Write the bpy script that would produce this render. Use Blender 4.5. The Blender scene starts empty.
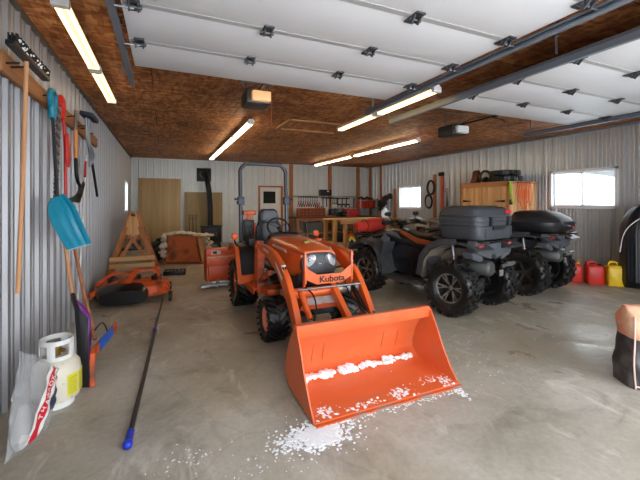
import bpy, bmesh, math, random
from mathutils import Vector, Matrix, Euler
random.seed(7)
PI = math.pi
col = bpy.context.scene.collection
V = Vector

# ------------------------------------------------------------------ materials
def lin(c):
    c = c / 255.0
    return c / 12.92 if c <= 0.04045 else ((c + 0.055) / 1.055) ** 2.4
def rgb(r, g, b): return (lin(r), lin(g), lin(b), 1)
MATS = {}
def mat(name, c, rough=.5, metal=0.0, var=.12, scale=9.0, bump=0.0, dirt=None, damt=.5, dscale=5.0, coat=0.0, trans=0.0):
    if name in MATS: return MATS[name]
    m = bpy.data.materials.new(name); m.use_nodes = True
    nt = m.node_tree; N = nt.nodes; L = nt.links
    b = N['Principled BSDF']; c = rgb(*c)
    b.inputs['Roughness'].default_value = rough; b.inputs['Metallic'].default_value = metal
    b.inputs['Coat Weight'].default_value = coat
    if trans: b.inputs['Transmission Weight'].default_value = trans
    tc = N.new('ShaderNodeTexCoord'); nz = N.new('ShaderNodeTexNoise')
    nz.inputs['Scale'].default_value = scale; nz.inputs['Detail'].default_value = 5
    L.new(tc.outputs['Object'], nz.inputs['Vector'])
    mx = N.new('ShaderNodeMix'); mx.data_type = 'RGBA'
    mx.inputs['A'].default_value = tuple(x * (1 - var) for x in c[:3]) + (1,)
    mx.inputs['B'].default_value = tuple(min(1, x * (1 + var)) for x in c[:3]) + (1,)
    L.new(nz.outputs['Fac'], mx.inputs['Factor'])
    out = mx.outputs['Result']
    if dirt:
        n2 = N.new('ShaderNodeTexNoise'); n2.inputs['Scale'].default_value = dscale; n2.inputs['Detail'].default_value = 8
        L.new(tc.outputs['Object'], n2.inputs['Vector'])
        r = N.new('ShaderNodeValToRGB'); r.color_ramp.elements[0].position = .62 - damt * .4; r.color_ramp.elements[1].position = .75 - damt * .25
        L.new(n2.outputs['Fac'], r.inputs['Fac'])
        m2 = N.new('ShaderNodeMix'); m2.data_type = 'RGBA'; m2.inputs['B'].default_value = rgb(*dirt)
        L.new(r.outputs['Color'], m2.inputs['Factor']); L.new(out, m2.inputs['A']); out = m2.outputs['Result']
    L.new(out, b.inputs['Base Color'])
    if bump:
        bp = N.new('ShaderNodeBump'); bp.inputs['Strength'].default_value = bump; bp.inputs['Distance'].default_value = .01
        L.new(nz.outputs['Fac'], bp.inputs['Height']); L.new(bp.outputs['Normal'], b.inputs['Normal'])
    MATS[name] = m
    return m
def emit(name, c, s):
    m = mat(name, c, .4); b = m.node_tree.nodes['Principled BSDF']
    b.inputs['Emission Color'].default_value = rgb(*c); b.inputs['Emission Strength'].default_value = s
    return m
def wood(name, c1, c2, axis=2, scale=1.0, rough=.7):
    if name in MATS: return MATS[name]
    m = bpy.data.materials.new(name); m.use_nodes = True
    nt = m.node_tree; N = nt.nodes; L = nt.links; b = N['Principled BSDF']; b.inputs['Roughness'].default_value = rough
    tc = N.new('ShaderNodeTexCoord'); mp = N.new('ShaderNodeMapping')
    s = [22 * scale] * 3; s[axis] = 1.3 * scale; mp.inputs['Scale'].default_value = s
    L.new(tc.outputs['Object'], mp.inputs['Vector'])
    nz = N.new('ShaderNodeTexNoise'); nz.inputs['Scale'].default_value = 1.0; nz.inputs['Detail'].default_value = 6; nz.inputs['Distortion'].default_value = .6
    L.new(mp.outputs['Vector'], nz.inputs['Vector'])
    r = N.new('ShaderNodeValToRGB'); e = r.color_ramp.elements
    e[0].position = .3; e[0].color = rgb(*c1); e[1].position = .7; e[1].color = rgb(*c2)
    L.new(nz.outputs['Fac'], r.inputs['Fac']); L.new(r.outputs['Color'], b.inputs['Base Color'])
    MATS[name] = m; return m

def osb_material():
    m = bpy.data.materials.new('osb_boards'); m.use_nodes = True
    nt = m.node_tree; N = nt.nodes; L = nt.links; b = N['Principled BSDF']; b.inputs['Roughness'].default_value = .62
    tc = N.new('ShaderNodeTexCoord')
    def flakes(sc, rot):
        mp = N.new('ShaderNodeMapping'); mp.inputs['Scale'].default_value = sc; mp.inputs['Rotation'].default_value = (0, 0, rot)
        L.new(tc.outputs['Object'], mp.inputs['Vector'])
        v = N.new('ShaderNodeTexVoronoi'); v.inputs['Scale'].default_value = 1.0; v.inputs['Randomness'].default_value = 1
        L.new(mp.outputs['Vector'], v.inputs['Vector'])
        sp = N.new('ShaderNodeSeparateColor'); L.new(v.outputs['Color'], sp.inputs['Color'])
        return sp.outputs['Red']
    a = flakes((26, 7, 1), .5); c = flakes((8, 22, 1), .3)
    mx = N.new('ShaderNodeMath'); mx.operation = 'ADD'; L.new(a, mx.inputs[0]); L.new(c, mx.inputs[1])
    h = N.new('ShaderNodeMath'); h.operation = 'MULTIPLY'; h.inputs[1].default_value = .5; L.new(mx.outputs[0], h.inputs[0])
    r = N.new('ShaderNodeValToRGB'); e = r.color_ramp.elements
    e[0].position = .08; e[0].color = rgb(132, 74, 36); e[1].position = .95; e[1].color = rgb(238, 180, 122)
    k = e.new(.45); k.color = rgb(184, 114, 60)
    L.new(h.outputs[0], r.inputs['Fac'])
    # broad stain patches
    nz = N.new('ShaderNodeTexNoise'); nz.inputs['Scale'].default_value = .9; nz.inputs['Detail'].default_value = 6
    L.new(tc.outputs['Object'], nz.inputs['Vector'])
    r2 = N.new('ShaderNodeValToRGB'); r2.color_ramp.elements[0].position = .3; r2.color_ramp.elements[0].color = (.5, .45, .42, 1); r2.color_ramp.elements[1].position = .65
    L.new(nz.outputs['Fac'], r2.inputs['Fac'])
    mu = N.new('ShaderNodeMix'); mu.data_type = 'RGBA'; mu.blend_type = 'MULTIPLY'; mu.inputs['Factor'].default_value = 1
    L.new(r.outputs['Color'], mu.inputs['A']); L.new(r2.outputs['Color'], mu.inputs['B'])
    # sheet joints 1.22 x 2.44
    br = N.new('ShaderNodeTexBrick'); br.inputs['Scale'].default_value = 1; br.inputs['Brick Width'].default_value = 2.44; br.inputs['Row Height'].default_value = 1.22
    br.inputs['Mortar Size'].default_value = .006; br.inputs['Color1'].default_value = (1, 1, 1, 1); br.inputs['Color2'].default_value = (.8, .78, .76, 1); br.inputs['Mortar'].default_value = (.12, .08, .05, 1)
    L.new(tc.outputs['Object'], br.inputs['Vector'])
    m3 = N.new('ShaderNodeMix'); m3.data_type = 'RGBA'; m3.blend_type = 'MULTIPLY'; m3.inputs['Factor'].default_value = 1
    L.new(mu.outputs['Result'], m3.inputs['A']); L.new(br.outputs['Color'], m3.inputs['B'])
    vs_ = N.new('ShaderNodeTexVoronoi'); vs_.inputs['Scale'].default_value = .75; vs_.inputs['Randomness'].default_value = .8; vs_.distance = 'CHEBYCHEV'
    mq = N.new('ShaderNodeMapping'); mq.inputs['Scale'].default_value = (1.6, .8, 0)
    L.new(tc.outputs['Object'], mq.inputs['Vector']); L.new(mq.outputs['Vector'], vs_.inputs['Vector'])
    st = N.new('ShaderNodeMath'); st.operation = 'LESS_THAN'; st.inputs[1].default_value = .13; L.new(vs_.outputs['Distance'], st.inputs[0])
    n9 = N.new('ShaderNodeTexNoise'); n9.inputs['Scale'].default_value = 22; L.new(tc.outputs['Object'], n9.inputs['Vector'])
    s2 = N.new('ShaderNodeMath'); s2.operation = 'GREATER_THAN'; s2.inputs[1].default_value = .5; L.new(n9.outputs['Fac'], s2.inputs[0])
    s3 = N.new('ShaderNodeMath'); s3.operation = 'MULTIPLY'; L.new(st.outputs[0], s3.inputs[0]); L.new(s2.outputs[0], s3.inputs[1])
    m4 = N.new('ShaderNodeMix'); m4.data_type = 'RGBA'; m4.inputs['B'].default_value = rgb(60, 36, 22)
    L.new(s3.outputs[0], m4.inputs['Factor']); L.new(m3.outputs['Result'], m4.inputs['A'])
    L.new(m4.outputs['Result'], b.inputs['Base Color'])
    return m

def concrete_material():
    m = bpy.data.materials.new('concrete_floor'); m.use_nodes = True
    nt = m.node_tree; N = nt.nodes; L = nt.links; b = N['Principled BSDF']
    tc = N.new('ShaderNodeTexCoord')
    def noise(s, d=8, dist=0.0, off=(0, 0, 0), sc=(1, 1, 1)):
        mp = N.new('ShaderNodeMapping'); mp.inputs['Location'].default_value = off; mp.inputs['Scale'].default_value = sc
        L.new(tc.outputs['Object'], mp.inputs['Vector'])
        n = N.new('ShaderNodeTexNoise'); n.inputs['Scale'].default_value = s; n.inputs['Detail'].default_value = d; n.inputs['Distortion'].default_value = dist; n.inputs['Roughness'].default_value = .62
        L.new(mp.outputs['Vector'], n.inputs['Vector']); return n.outputs['Fac']
    def ramp(src, p0, c0, p1, c1):
        r = N.new('ShaderNodeValToRGB'); e = r.color_ramp.elements; e[0].position = p0; e[0].color = c0; e[1].position = p1; e[1].color = c1
        L.new(src, r.inputs['Fac']); return r.outputs['Color']
    def mix(f, a, c, bt='MIX'):
        x = N.new('ShaderNodeMix'); x.data_type = 'RGBA'; x.blend_type = bt
        if isinstance(f, float): x.inputs['Factor'].default_value = f
        else: L.new(f, x.inputs['Factor'])
        L.new(a, x.inputs['A'])
        if isinstance(c, tuple): x.inputs['B'].default_value = c
        else: L.new(c, x.inputs['B'])
        return x.outputs['Result']
    base = ramp(noise(.9, 9, .5), .3, rgb(160, 153, 138), .7, rgb(204, 199, 188))
    fine = ramp(noise(26, 6), .3, (.82, .82, .82, 1), .7, (1, 1, 1, 1))
    c = mix(1.0, base, fine, 'MULTIPLY')
    warm = ramp(noise(.45, 5, .3, (3, 1, 0)), .42, (0, 0, 0, 1), .62, (.7, .7, .7, 1))
    c = mix(warm, c, rgb(158, 144, 116))
    blot = ramp(noise(2.2, 8, .8, (7, 3, 0)), .57, (0, 0, 0, 1), .68, (.55, .55, .55, 1))
    c = mix(blot, c, rgb(128, 122, 108))
    # green tinted damp stain between the left wall and the loader
    g = N.new('ShaderNodeTexGradient'); g.gradient_type = 'SPHERICAL'
    mp = N.new('ShaderNodeMapping'); mp.vector_type = 'TEXTURE'; mp.inputs['Location'].default_value = (.75, 3.5, 0); mp.inputs['Scale'].default_value = (1.0, 1.5, 1)
    L.new(tc.outputs['Object'], mp.inputs['Vector']); L.new(mp.outputs['Vector'], g.inputs['Vector'])
    mm = N.new('ShaderNodeMath'); mm.operation = 'MULTIPLY'; L.new(g.outputs['Fac'], mm.inputs[0]); L.new(noise(3.5, 7, .8), mm.inputs[1])
    gr = ramp(mm.outputs[0], .1, (0, 0, 0, 1), .34, (.6, .6, .6, 1))
    c = mix(gr, c, rgb(132, 148, 130))
    spots = ramp(noise(60, 3, 0, (9, 2, 0)), .70, (0, 0, 0, 1), .74, (.5, .5, .5, 1))
    c = mix(spots, c, rgb(78, 72, 64))
    scuff = ramp(noise(3.2, 10, 1.6, (11, 4, 0), (1, .45, 1)), .56, (0, 0, 0, 1), .70, (.75, .75, .75, 1))
    c = mix(scuff, c, rgb(214, 211, 202))
    dk = ramp(noise(1.1, 9, 1.2, (4, 9, 0)), .55, (0, 0, 0, 1), .72, (.6, .6, .6, 1))
    c = mix(dk, c, rgb(112, 104, 90))
    vn = N.new('ShaderNodeTexVoronoi'); vn.feature = 'DISTANCE_TO_EDGE'; vn.inputs['Scale'].default_value = .42
    wn = N.new('ShaderNodeMix'); wn.data_type = 'VECTOR'; wn.inputs['Factor'].default_value = .06
    n3 = N.new('ShaderNodeTexNoise'); n3.inputs['Scale'].default_value = 2.5; n3.inputs['Detail'].default_value = 8
    L.new(tc.outputs['Object'], n3.inputs['Vector']); L.new(tc.outputs['Object'], wn.inputs['A']); L.new(n3.outputs['Color'], wn.inputs['B']); L.new(wn.outputs['Result'], vn.inputs['Vector'])
    ck = ramp(vn.outputs['Distance'], .0, (.16, .16, .16, 1), .004, (0, 0, 0, 1))
    c = mix(ck, c, rgb(84, 78, 70))
    L.new(c, b.inputs['Base Color'])
    rr = ramp(noise(1.7, 6, .5, (2, 5, 0)), .35, (.26, .26, .26, 1), .62, (.62, .62, .62, 1))
    L.new(rr, b.inputs['Roughness'])
    bp = N.new('ShaderNodeBump'); bp.inputs['Strength'].default_value = .12; bp.inputs['Distance'].default_value = .01
    L.new(noise(14, 6), bp.inputs['Height']); L.new(bp.outputs['Normal'], b.inputs['Normal'])
    return m

def glass_material():
    m = bpy.data.materials.new('window_glass'); m.use_nodes = True
    nt = m.node_tree; N = nt.nodes; L = nt.links; N.clear()
    o = N.new('ShaderNodeOutputMaterial'); t = N.new('ShaderNodeBsdfTransparent'); t.inputs['Color'].default_value = (.93, .96, .96, 1)
    g = N.new('ShaderNodeBsdfGlossy'); g.inputs['Roughness'].default_value = .03
    f = N.new('ShaderNodeLayerWeight'); f.inputs['Blend'].default_value = .12
    mx = N.new('ShaderNodeMixShader'); L.new(f.outputs['Facing'], mx.inputs[0]); L.new(t.outputs[0], mx.inputs[1]); L.new(g.outputs[0], mx.inputs[2]); L.new(mx.outputs[0], o.inputs[0])
    return m
def clear_plastic():
    m = bpy.data.materials.new('clear_plastic_film'); m.use_nodes = True
    nt = m.node_tree; N = nt.nodes; L = nt.links; b = N['Principled BSDF']; o = N['Material Output']
    b.inputs['Base Color'].default_value = rgb(196, 198, 202); b.inputs['Roughness'].default_value = .16
    tc = N.new('ShaderNodeTexCoord'); nz = N.new('ShaderNodeTexNoise'); nz.inputs['Scale'].default_value = 9; nz.inputs['Detail'].default_value = 6; nz.inputs['Distortion'].default_value = 1.2
    L.new(tc.outputs['Object'], nz.inputs['Vector']); bp = N.new('ShaderNodeBump'); bp.inputs['Strength'].default_value = .9; bp.inputs['Distance'].default_value = .03
    L.new(nz.outputs['Fac'], bp.inputs['Height']); L.new(bp.outputs['Normal'], b.inputs['Normal'])
    t = N.new('ShaderNodeBsdfTransparent'); mx = N.new('ShaderNodeMixShader'); mx.inputs[0].default_value = .34
    L.new(t.outputs[0], mx.inputs[1]); L.new(b.outputs[0], mx.inputs[2]); L.new(mx.outputs[0], o.inputs[0])
    return m

orange = mat('tractor_orange_paint', (226, 98, 36), .34, 0, .06, 4, coat=.3)
orange_d = mat('worn_orange_paint', (224, 92, 36), .5, 0, .12, 6, dirt=(120, 60, 30), damt=.35)
bucket_o = mat('bucket_orange_paint', (216, 100, 52), .38, 0, .09, 5, bump=.05, dirt=(210, 110, 66), damt=.25, dscale=3)
blackp = mat('black_plastic', (26, 26, 28), .45)
black_m = mat('black_steel', (24, 24, 25), .4, .3)
rubber = mat('tyre_rubber', (23, 23, 24), .42, 0, .2, 20, dirt=(62, 58, 54), damt=.15, dscale=9)
greyp = mat('dark_grey_plastic', (62, 64, 69), .45, 0, .12, 12, dirt=(120, 112, 100), damt=.12, dscale=6)
greybox = mat('grey_box_plastic', (66, 68, 73), .5, 0, .15, 14, bump=.1)
steel = mat('bare_steel', (150, 152, 156), .32, .85)
galv = mat('galvanised_steel', (124, 132, 142), .42, .35)
ropsm = mat('blue_grey_tube', (84, 88, 94), .3, .6)
white_m = mat('white_enamel', (228, 228, 226), .4)
vinyl = mat('grey_vinyl', (112, 118, 126), .55, 0, .1, 10, bump=.05)
vinyl_d = mat('dark_vinyl', (40, 42, 48), .55)
mud = mat('muddy_plastic', (86, 84, 82), .8, 0, .2, 8, dirt=(150, 138, 118), damt=.75, dscale=4)
alum = mat('machined_alloy', (166, 160, 154), .35, .6, .1, 8, dirt=(96, 86, 76), damt=.4, dscale=12)
red_p = mat('red_plastic', (200, 34, 26), .4)
red_l = mat('red_lens', (160, 18, 24), .15, coat=.8)
yellow_p = mat('yellow_plastic', (232, 190, 28), .42)
teal = mat('teal_plastic', (22, 132, 160), .35)
blue_p = mat('blue_plastic', (22, 52, 180), .35)
purple = mat('purple_plastic', (120, 44, 140), .4)
pine = wood('pine_lumber', (196, 140, 86), (232, 184, 126), 2)
pine_y = wood('pine_board_lengthwise', (176, 112, 66), (206, 146, 92), 1)
pine_x = wood('pine_board_crosswise', (196, 150, 100), (232, 192, 140), 0)
handle_w = wood('wooden_handle', (190, 132, 88), (222, 168, 122), 2)
brown_w = wood('brown_lumber', (152, 92, 56), (192, 124, 78), 2)
aframe_w = wood('aged_lumber', (156, 92, 50), (200, 132, 80), 2)
plyw = wood('plywood_face', (168, 138, 92), (194, 166, 120), 2, .25)
snow_m = mat('snow', (246, 248, 252), .8, 0, .02, 20, bump=.4)
lens = mat('headlight_lens', (206, 210, 214), .25, .2, .45, 60, coat=1)
lime = mat('lime_strap', (170, 200, 30), .6)
orange_s = mat('orange_webbing', (235, 110, 40), .65)
clearm = clear_plastic()
glassm = glass_material()
decal_w = mat('white_decal', (226, 224, 220), .5)
decal_r = mat('red_decal', (206, 26, 44), .5)

# ------------------------------------------------------------------ mesh builder
class B:
    def __init__(s): s.bm = bmesh.new()
    def _add(s, tmp, M=None):
        if M is not None: bmesh.ops.transform(tmp, matrix=M, verts=tmp.verts)
        me = bpy.data.meshes.new('t'); tmp.to_mesh(me); tmp.free(); s.bm.from_mesh(me); bpy.data.meshes.remove(me); return s
    def box(s, c, d, rot=(0, 0, 0), bev=0.0, seg=2):
        t = bmesh.new(); bmesh.ops.create_cube(t, size=1)
        bmesh.ops.scale(t, vec=d, verts=t.verts)
        if bev: bmesh.ops.bevel(t, geom=t.edges[:], offset=bev, segments=seg, affect='EDGES', profile=.6)
        R = rot.to_4x4() if isinstance(rot, Matrix) else Euler(rot).to_matrix().to_4x4()
        return s._add(t, Matrix.Translation(c) @ R)
    def bar(s, p0, p1, w, h, up=(0, 0, 1), bev=0.0):
        p0, p1 = V(p0), V(p1); d = (p1 - p0); L = d.length; d.normalize(); u = V(up)
        x = d.cross(u)
        if x.length < 1e-4: x = d.cross(V((1, 0, 0)))
        x.normalize(); z = x.cross(d)
        R = Matrix((x, d, z)).transposed()
        return s.box((p0 + p1) / 2, (w, L, h), R, bev)
    def cyl(s, p0, p1, r0, r1=None, n=16):
        r1 = r0 if r1 is None else r1
        return s.tube([p0, p1], [r0, r1], n)
    def tube(s, pts, r, n=10, smooth=0, closed=False):
        pts = [V(p) for p in pts]
        if smooth:
            P = pts; out = []; rs = r if isinstance(r, (list, tuple)) else None; ro = []
            m = len(P); rng = range(m if closed else m - 1)
            for i in rng:
                if closed: a, b, c, d = P[(i - 1) % m], P[i], P[(i + 1) % m], P[(i + 2) % m]
                else: a, b, c, d = P[max(i - 1, 0)], P[i], P[i + 1], P[min(i + 2, m - 1)]
                for k in range(smooth):
                    t = k / smooth
                    out.append(.5 * ((2 * b) + (c - a) * t + (2 * a - 5 * b + 4 * c - d) * t * t + (3 * b - a - 3 * c + d) * t ** 3))
                    if rs: ro.append(rs[i] * (1 - t) + rs[min(i + 1, m - 1)] * t)
            if not closed:
                out.append(P[-1])
                if rs: ro.append(rs[-1])
            pts = out
            if rs: r = ro
        m = len(pts); R = r if isinstance(r, (list, tuple)) else [r] * m
        rings = []; prev = None
        for i, p in enumerate(pts):
            a = pts[(i - 1) % m] if (closed or i) else p; b = pts[(i + 1) % m] if (closed or i < m - 1) else p
            d = (b - a).normalized()
            if prev is None:
                u = V((0, 0, 1)) if abs(d.z) < .9 else V((1, 0, 0)); x = d.cross(u).normalized()
            else:
                x = (prev - d * prev.dot(d)).normalized()
            prev = x; y = d.cross(x)
            rings.append([s.bm.verts.new(p + (x * math.cos(2 * PI * k / n) + y * math.sin(2 * PI * k / n)) * R[i]) for k in range(n)])
        for i in range(m if closed else m - 1):
            A, C = rings[i], rings[(i + 1) % m]
            for k in range(n): s.bm.faces.new((A[k], A[(k + 1) % n], C[(k + 1) % n], C[k]))
        if not closed: s.bm.faces.new(rings[0][::-1]); s.bm.faces.new(rings[-1])
        return s
    def lathe(s, prof, M=None, n=32, closed=False):
        # prof: (radius, height) revolved about local z
        t = bmesh.new(); rings = []
        for (r, h) in prof:
            if r < 1e-6: rings.append([t.verts.new((0, 0, h))])
            else: rings.append([t.verts.new((r * math.cos(2 * PI * k / n), r * math.sin(2 * PI * k / n), h)) for k in range(n)])
        m = len(rings)
        for i in range(m if closed else m - 1):
            A, C = rings[i], rings[(i + 1) % m]
            for k in range(n):
                if len(A) == 1 and len(C) == 1: continue
                if len(A) == 1: t.faces.new((A[0], C[k], C[(k + 1) % n]))
                elif len(C) == 1: t.faces.new((A[k], A[(k + 1) % n], C[0]))
                else: t.faces.new((A[k], A[(k + 1) % n], C[(k + 1) % n], C[k]))
        return s._add(t, M)
    def prism(s, poly, t0, t1, plane='yz', bev=0.0, M=None):
        # extrude polygon between t0 and t1 along the remaining axis
        f = {'yz': lambda a, b, t: (t, a, b), 'xz': lambda a, b, t: (a, t, b), 'xy': lambda a, b, t: (a, b, t)}[plane]
        t = bmesh.new(); A = [t.verts.new(f(a, b, t0)) for a, b in poly]; C = [t.verts.new(f(a, b, t1)) for a, b in poly]
        n = len(poly); t.faces.new(A[::-1]); t.faces.new(C)
        for k in range(n): t.faces.new((A[k], A[(k + 1) % n], C[(k + 1) % n], C[k]))
        if bev: bmesh.ops.bevel(t, geom=t.edges[:], offset=bev, segments=2, affect='EDGES')
        return s._add(t, M)
    def band(s, path, x0, x1, th, M=None):
        # sheet following a (y,z) path, width x0..x1, thickness th on the inner side
        n = len(path); nor = []
        for i in range(n):
            a = V(path[max(i - 1, 0)]); b = V(path[min(i + 1, n - 1)]); d = (b - a).normalized(); nor.append(V((d.y, -d.x)))
        poly = [tuple(p) for p in path] + [tuple(V(path[i]) + nor[i] * th) for i in reversed(range(n))]
        t = bmesh.new()
        X = [x0, x1]; R = [[t.verts.new((x, a, b)) for a, b in poly] for x in X]; m = len(poly)
        for k in range(m): t.faces.new((R[0][k], R[0][(k + 1) % m], R[1][(k + 1) % m], R[1][k]))
        for q in (0, 1):
            for i in range(n - 1): t.faces.new((R[q][i], R[q][i + 1], R[q][m - 2 - i], R[q][m - 1 - i]))
        return s._add(t, M)
    def hull(s, secs, e=3.0, n=28, M=None, axis='y'):
        # superellipse rings: (pos, c1, c2, half1, half2[, e])
        t = bmesh.new(); rings = []
        for q in secs:
            p, c1, c2, h1, h2 = q[:5]; ee = q[5] if len(q) > 5 else e
            ring = []
            for k in range(n):
                a = 2 * PI * (k + .5) / n; ca, sa = math.cos(a), math.sin(a)
                u = c1 + h1 * math.copysign(abs(ca) ** (2 / ee), ca); w = c2 + h2 * math.copysign(abs(sa) ** (2 / ee), sa)
                ring.append(t.verts.new({'y': (u, p, w), 'x': (p, u, w), 'z': (u, w, p)}[axis]))
            rings.append(ring)
        for i in range(len(rings) - 1):
            A, C = rings[i], rings[i + 1]
            for k in range(n): t.faces.new((A[k], A[(k + 1) % n], C[(k + 1) % n], C[k]))
        t.faces.new(rings[0][::-1]); t.faces.new(rings[-1])
        return s._add(t, M)
    def ball(s, c, r, sub=2, jit=0.0, sc=(1, 1, 1), rot=(0, 0, 0)):
        t = bmesh.new(); bmesh.ops.create_icosphere(t, subdivisions=sub, radius=r)
        if jit:
            for v in t.verts: v.co *= 1 + random.uniform(-jit, jit)
        return s._add(t, Matrix.Translation(c) @ Euler(rot).to_matrix().to_4x4() @ Matrix.Diagonal((*sc, 1)))
    def torus(s, c, R, r, M3=None, n=28, k=10, sc=(1, 1, 1)):
        pts = [(R * sc[0] * math.cos(2 * PI * i / n), R * sc[1] * math.sin(2 * PI * i / n), 0) for i in range(n)]
        M = M3.to_4x4() if M3 is not None else Matrix.Identity(4)
        pts = [V(c) + (M @ V(p)) for p in pts]
        return s.tube(pts, r, k, closed=True)
    def build(s, name, m, parent=None, angle=40, world=False):
        bmesh.ops.recalc_face_normals(s.bm, faces=s.bm.faces)
        off = None
        if parent is None:
            xs = [v.co for v in s.bm.verts]
            off = V(((min(c.x for c in xs) + max(c.x for c in xs)) / 2, (min(c.y for c in xs) + max(c.y for c in xs)) / 2, min(c.z for c in xs)))
            bmesh.ops.translate(s.bm, vec=-off, verts=s.bm.verts)
        elif world:
            bmesh.ops.transform(s.bm, matrix=wm(parent).inverted(), verts=s.bm.verts)
        me = bpy.data.meshes.new(name); s.bm.to_mesh(me); s.bm.free()
        me.polygons.foreach_set('use_smooth', [True] * len(me.polygons)); me.set_sharp_from_angle(angle=math.radians(angle))
        o = bpy.data.objects.new(name, me); col.objects.link(o)
        if isinstance(m, (list, tuple)):
            for q in m: me.materials.append(q)
        else: me.materials.append(m)
        if parent is not None: o.parent = parent
        if off is not None: o.location = off
        return o
def wm(o):
    M = Matrix.Translation(o.location) @ o.rotation_euler.to_matrix().to_4x4() @ Matrix.Diagonal((*o.scale, 1))
    return wm(o.parent) @ M if o.parent else M
def tag(o, label, cat, group=None, kind=None):
    o['label'] = label; o['category'] = cat
    if group: o['group'] = group
    if kind: o['kind'] = kind
    return o
def thing(name, label, cat, loc, rz=0, group=None):
    o = bpy.data.objects.new(name, None); o.empty_display_size = .1; o.location = loc; o.rotation_euler = (0, 0, rz); col.objects.link(o)
    return tag(o, label, cat, group)
def struct(o): o['kind'] = 'structure'; return o
def dup(root, loc, rz, label=None, group=None):
    r = root.copy(); col.objects.link(r); r.location = loc; r.rotation_euler = (0, 0, rz)
    if label: r['label'] = label
    if group: r['group'] = group
    for ch in list(root.children):
        c = ch.copy(); col.objects.link(c); c.parent = r
        for g in ch.children:
            d = g.copy(); col.objects.link(d); d.parent = c
    return r
def text(name, body, size, M, m, parent, ext=.002, sx=1.0):
    cu = bpy.data.curves.new(name, 'FONT'); cu.body = body; cu.size = size; cu.extrude = ext; cu.align_x = 'CENTER'; cu.align_y = 'CENTER'; cu.offset = size * .018
    o = bpy.data.objects.new(name, cu); me = bpy.data.meshes.new_from_object(o)
    bpy.data.objects.remove(o)
    me.transform(M @ Matrix.Diagonal((sx, 1, 1, 1))); me.materials.append(m)
    q = bpy.data.objects.new(name, me); col.objects.link(q); q.parent = parent; return q
def rot3(x=0, y=0, z=0): return Euler((x, y, z)).to_matrix()
def axisX(c, rz=0): return Matrix.Translation(c) @ Matrix.Rotation(rz, 4, 'Z') @ Matrix.Rotation(PI / 2, 4, 'Y')


XL, XR, YB, YF, ZC = -1.055, 8.1, 13.45, -0.7, 3.0
# ------------------------------------------------------------------ setting
struct(B().box(((XL + XR) / 2, (YB + YF) / 2, -.06), (XR - XL + .5, YB - YF + .5, .12)).build('floor', concrete_material()))
struct(B().box(((XL + XR) / 2, (YB + YF) / 2, ZC + .05), (XR - XL + .5, YB - YF + .5, .1)).build('ceiling', osb_material()))

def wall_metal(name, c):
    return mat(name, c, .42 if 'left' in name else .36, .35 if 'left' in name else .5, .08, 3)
def ribbed(name, s0, s1, holes, place, m, depth=.14):
    per = .2286; bp = {round(s0, 4), round(s1, 4)}
    def h(s):
        u = (s - s0) % per
        def r(c, w, sl, ht):
            d = abs(u - c)
            return ht if d < w else (ht * (1 - (d - w) / sl) if d < w + sl else 0)
        return max(r(.04, .012, .013, .030), r(.117, .008, .008, .010), r(.192, .008, .008, .010))
    k = 0
    while s0 + k * per < s1:
        for c, w, sl in ((.04, .011, .013), (.117, .008, .008), (.192, .008, .008)):
            for q in (c - w - sl, c - w, c + w, c + w + sl):
                s = s0 + k * per + q
                if s0 < s < s1: bp.add(round(s, 4))
        k += 1
    for a, b_, z0, z1 in holes: bp.add(round(a, 4)); bp.add(round(b_, 4))
    bp = sorted(bp); bm = bmesh.new()
    def quad(a, b_, za, zb, back):
        fa, fb = (h(a), h(b_)) if not back else (-depth, -depth)
        vs = [bm.verts.new(place(a, fa, za)), bm.verts.new(place(b_, fb, za)), bm.verts.new(place(b_, fb, zb)), bm.verts.new(place(a, fa, zb))]
        bm.faces.new(vs)
    for back in (0, 1):
        pts = bp if not back else sorted({s0, s1} | {q for hh in holes for q in hh[:2]})
        for a, b_ in zip(pts, pts[1:]):
            hit = [q for q in holes if q[0] - 1e-3 <= a and b_ <= q[1] + 1e-3]
            if not hit: quad(a, b_, 0, ZC, back)
            else:
                if hit[0][2] > 0: quad(a, b_, 0, hit[0][2], back)
                quad(a, b_, hit[0][3], ZC, back)
    bmesh.ops.remove_doubles(bm, verts=bm.verts, dist=1e-4)
    me = bpy.data.meshes.new(name); bm.to_mesh(me); bm.free(); me.materials.append(m)
    me.polygons.foreach_set('use_smooth', [False] * len(me.polygons))
    o = bpy.data.objects.new(name, me); col.objects.link(o); return struct(o)
WR = [(4.0, 5.34, 1.36, 2.2), (9.75, 11.05, 1.24, 2.1)]
WL = [(11.35, 12.25, 1.2, 2.13)]
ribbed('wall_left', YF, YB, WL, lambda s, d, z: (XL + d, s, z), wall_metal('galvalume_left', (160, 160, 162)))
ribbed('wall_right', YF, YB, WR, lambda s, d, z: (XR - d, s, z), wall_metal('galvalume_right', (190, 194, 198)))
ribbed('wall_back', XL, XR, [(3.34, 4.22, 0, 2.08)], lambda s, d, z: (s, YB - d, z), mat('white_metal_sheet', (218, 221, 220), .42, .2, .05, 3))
DO = [(-.32, 2.42), (3.0, 5.8)]
fw = B(); dz = 2.5
for a, b_ in ((XL, DO[0][0]), (DO[0][1], DO[1][0]), (DO[1][1], XR)): fw.box(((a + b_) / 2, YF - .07, dz / 2), (b_ - a, .14, dz))
fw.box(((XL + XR) / 2, YF - .07, (dz + ZC) / 2), (XR - XL, .14, ZC - dz))
struct(fw.build('wall_front', mat('front_wall_sheet', (190, 190, 188), .6)))

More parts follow.
